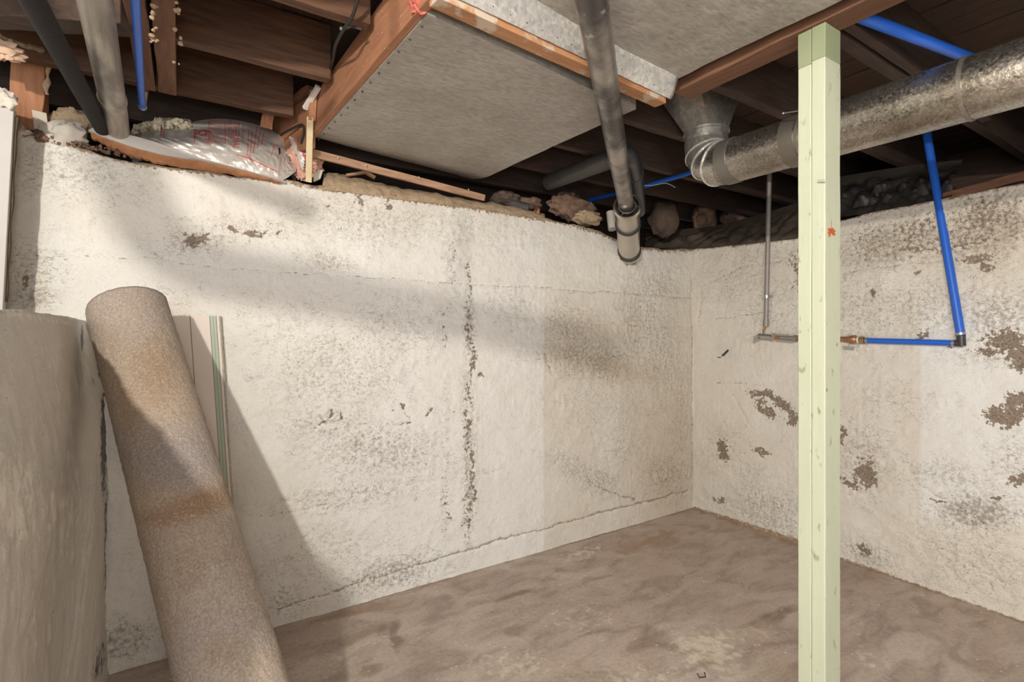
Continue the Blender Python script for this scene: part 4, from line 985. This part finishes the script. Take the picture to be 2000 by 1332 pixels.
# sheeting draped on the right wall top
def sheet(name, label, pT, pB, x0, x1, mat, seed, cat='sheeting', amp=.03):
    vs = []; N1, M1 = 110, 26; c = P(pB[len(pB)//2][0], pB[len(pB)//2][1], x=x0); t = thing(name, label, cat, c)
    for i in range(N1+1):
        a = ip(pT, i/N1); b = ip(pB, i/N1)
        for j in range(M1+1):
            f = j/M1; q = P(b[0], b[1], x=x0).lerp(P(a[0], a[1], x=x1), f)
            nn = abs(noisev(q, 9, seed))*1.6+.5*abs(noisev(q, 22, seed+2))
            q = q+Vector((-1, 0, .5))*amp*(nn-.3)*math.sin(math.pi*min(1, f*1.1+.05)); vs.append(q)
    fs = [(i*(M1+1)+j, (i+1)*(M1+1)+j, (i+1)*(M1+1)+j+1, i*(M1+1)+j+1) for i in range(N1) for j in range(M1)]
    MB().add(vs, fs).build('sheet', mat, t, smooth=True)
sheet('plastic_sheeting', 'crumpled dark plastic sheeting on the right wall top behind the blue tube', [(1640,345),(1700,335),(1760,325),(1820,318),(1880,312)], [(1640,424),(1700,416),(1760,404),(1820,392),(1860,384)], -.005, .25, DPLAST, 3, amp=.06)
sheet('dirty_tarp', 'dirty dark cloth over the wall top from the corner to the green post', [(1262,455),(1330,448),(1400,440),(1480,420),(1560,395)], [(1262,482),(1330,487),(1400,482),(1480,475),(1562,465)], -.005, .2, plainm('dirty_cloth', (.10, .075, .055), .9, 0, .4, 15, .5), 6, 'cloth', amp=.03)
t = thing('sill_board', 'orange-brown sill board on the right wall top at the right edge', 'board', P(1930, 365, x=0))
s0 = P(1845, 386, x=.03); s1 = P(2060, 330, x=.03)
MB().board(s0, s1, .06, .045, seg=12, rough=.004, seed=3).build('plank', WY, t, bevel=.003)

# ------------------------------------------------------------------ things at the far left
t = thing('stub_stud', 'rough orange-brown stud standing on the wall at far left', 'stud', P(62, 250, y=.05))
MB().board(P(55, 256, y=.06), P(60, 118, y=.04), .10, .09, up=(0, 1, 0), seg=12, rough=.008, seed=2).build('plank', WZ, t, bevel=.004)
MB().board(P(80, 262, y=.03), P(82, 225, y=.03), .04, .05, up=(0, 1, 0), seg=5, rough=.014, seed=6).build('mortar_foot', PLASTER, t)
MB().board(P(78, 258, y=.10), P(80, 128, y=.08), .03, .05, up=(0, 1, 0), seg=10, rough=.006, seed=12).build('side_strip', WY, t)
t = thing('hanging_shred', 'frayed tan strip of backing curling down beside the far-left stud', 'strip', P(92, 120, y=-.02))
MB().tube(curve_pts([P(0, 70, y=-.25), P(45, 88, y=-.2), P(75, 96, y=-.12), P(93, 108, y=-.06), P(94, 140, y=-.04), P(90, 175, y=-.03), P(92, 185, y=-.03)], 14), .0085, 8, jit=.012).build('strip', COB, t, smooth=True)
t = thing('wall_panel', 'white painted panel edge with a torn top at the far left edge', 'panel', (-3.95, -.2, 1.45))
WP2 = plainm('greyed_white_paint', (.47, .45, .42), .6, 0, .1, 6)
e0 = P(4, 600, y=-.25); e1 = P(27, 212, y=-.25); e2 = P(10, 195, y=-.25); e3 = P(0, 176, y=-.25)
pts = [e0, e1, e2, e3, Vector((-4.35, -.25, e3.z+.05)), Vector((-4.35, -.25, 1.44))]; pts[0].z = 1.44
MB().prism(pts, (0, .035, 0)).build('panel', WP2, t, bevel=.002)
MB().board(P(31, 230, y=-.22), P(9, 590, y=-.22), .012, .02, up=(0, 1, 0), seg=24, rough=.006, seed=3).build('frayed_edge', RUBBLED, t)
MB().blob(P(10, 193, y=-.26), (.03, .02, .028), 16, .5, 1.5, 5).build('plaster_lump', PLASTER, t, smooth=True)
t = thing('torn_paper_tuft', 'torn peach-coloured paper tuft sticking out at the left edge', 'paper', P(12, 100, y=-.3))
MB().blob(P(8, 98, y=-.3), (.045, .03, .03), 22, .7, 1.6, 9).blob(P(25, 112, y=-.3), (.03, .012, .009), 12, .4, 1, 2).build('tuft', plainm('peach_paper', (.62, .42, .30), .9, 0, .3, 20, .4), t, smooth=True)
for k, (a, b, r, mt_, lb) in enumerate(((38, 262, .03, PLASTER, 'white broken plaster block on the wall top beside the far-left panel'), (128, 262, .05, PLASTER, 'pale rubble piece on the wall top below the black foam pipe'), (148, 236, .05, SAND, 'tan stone in the dark gap behind the black foam pipe'),
        (112, 238, .035, SAND, 'narrow tan stone standing in the dark gap right of the far-left stud'), (90, 270, .03, RUBBLE, 'red-brown rubble piece at the foot of the far-left stud'))):
    lump(a, b, .02 if b > 240 else .12, (r*1.3, r, r), mt_, lb, 20+k, amp=.4)
# debris along the left wall edge
t = thing('edge_debris', 'crumbled brown debris along the long wall top at left', 'debris', P(150, 285, y=0)); m = MB()
for k in range(150):
    f = random.random(); px_ = 70+190*f; m.blob(P(px_, 268+30*f*1.2+random.uniform(-7, 4), y=random.uniform(-.015, .03)), random.uniform(.003, .009), 7, .6, 2, k)
m.build('crumbs', RUBBLE, t, kind='stuff')
# staple on the floor
t = thing('floor_staple', 'small bent wire staple lying on the floor near the bottom edge', 'staple', P(1370, 1320, z=.008))
s = [P(1362, 1316, z=.008), P(1366, 1323, z=.008), P(1378, 1322, z=.008), P(1376, 1313, z=.01)]
MB().tube(s, .0022, 6).build('wire', BLACK, t)
# unseen lampholder added at the warm light, behind the camera
t = thing('added_lamp', 'added unseen lampholder under the joists behind the camera', 'lamp', (-4.3, -3.1, 2.45))
MB().tube([(-4.3, -3.1, 2.615), (-4.3, -3.1, 2.30)], [.05, .03], 20).build('holder', WPAINT, t, smooth=True)
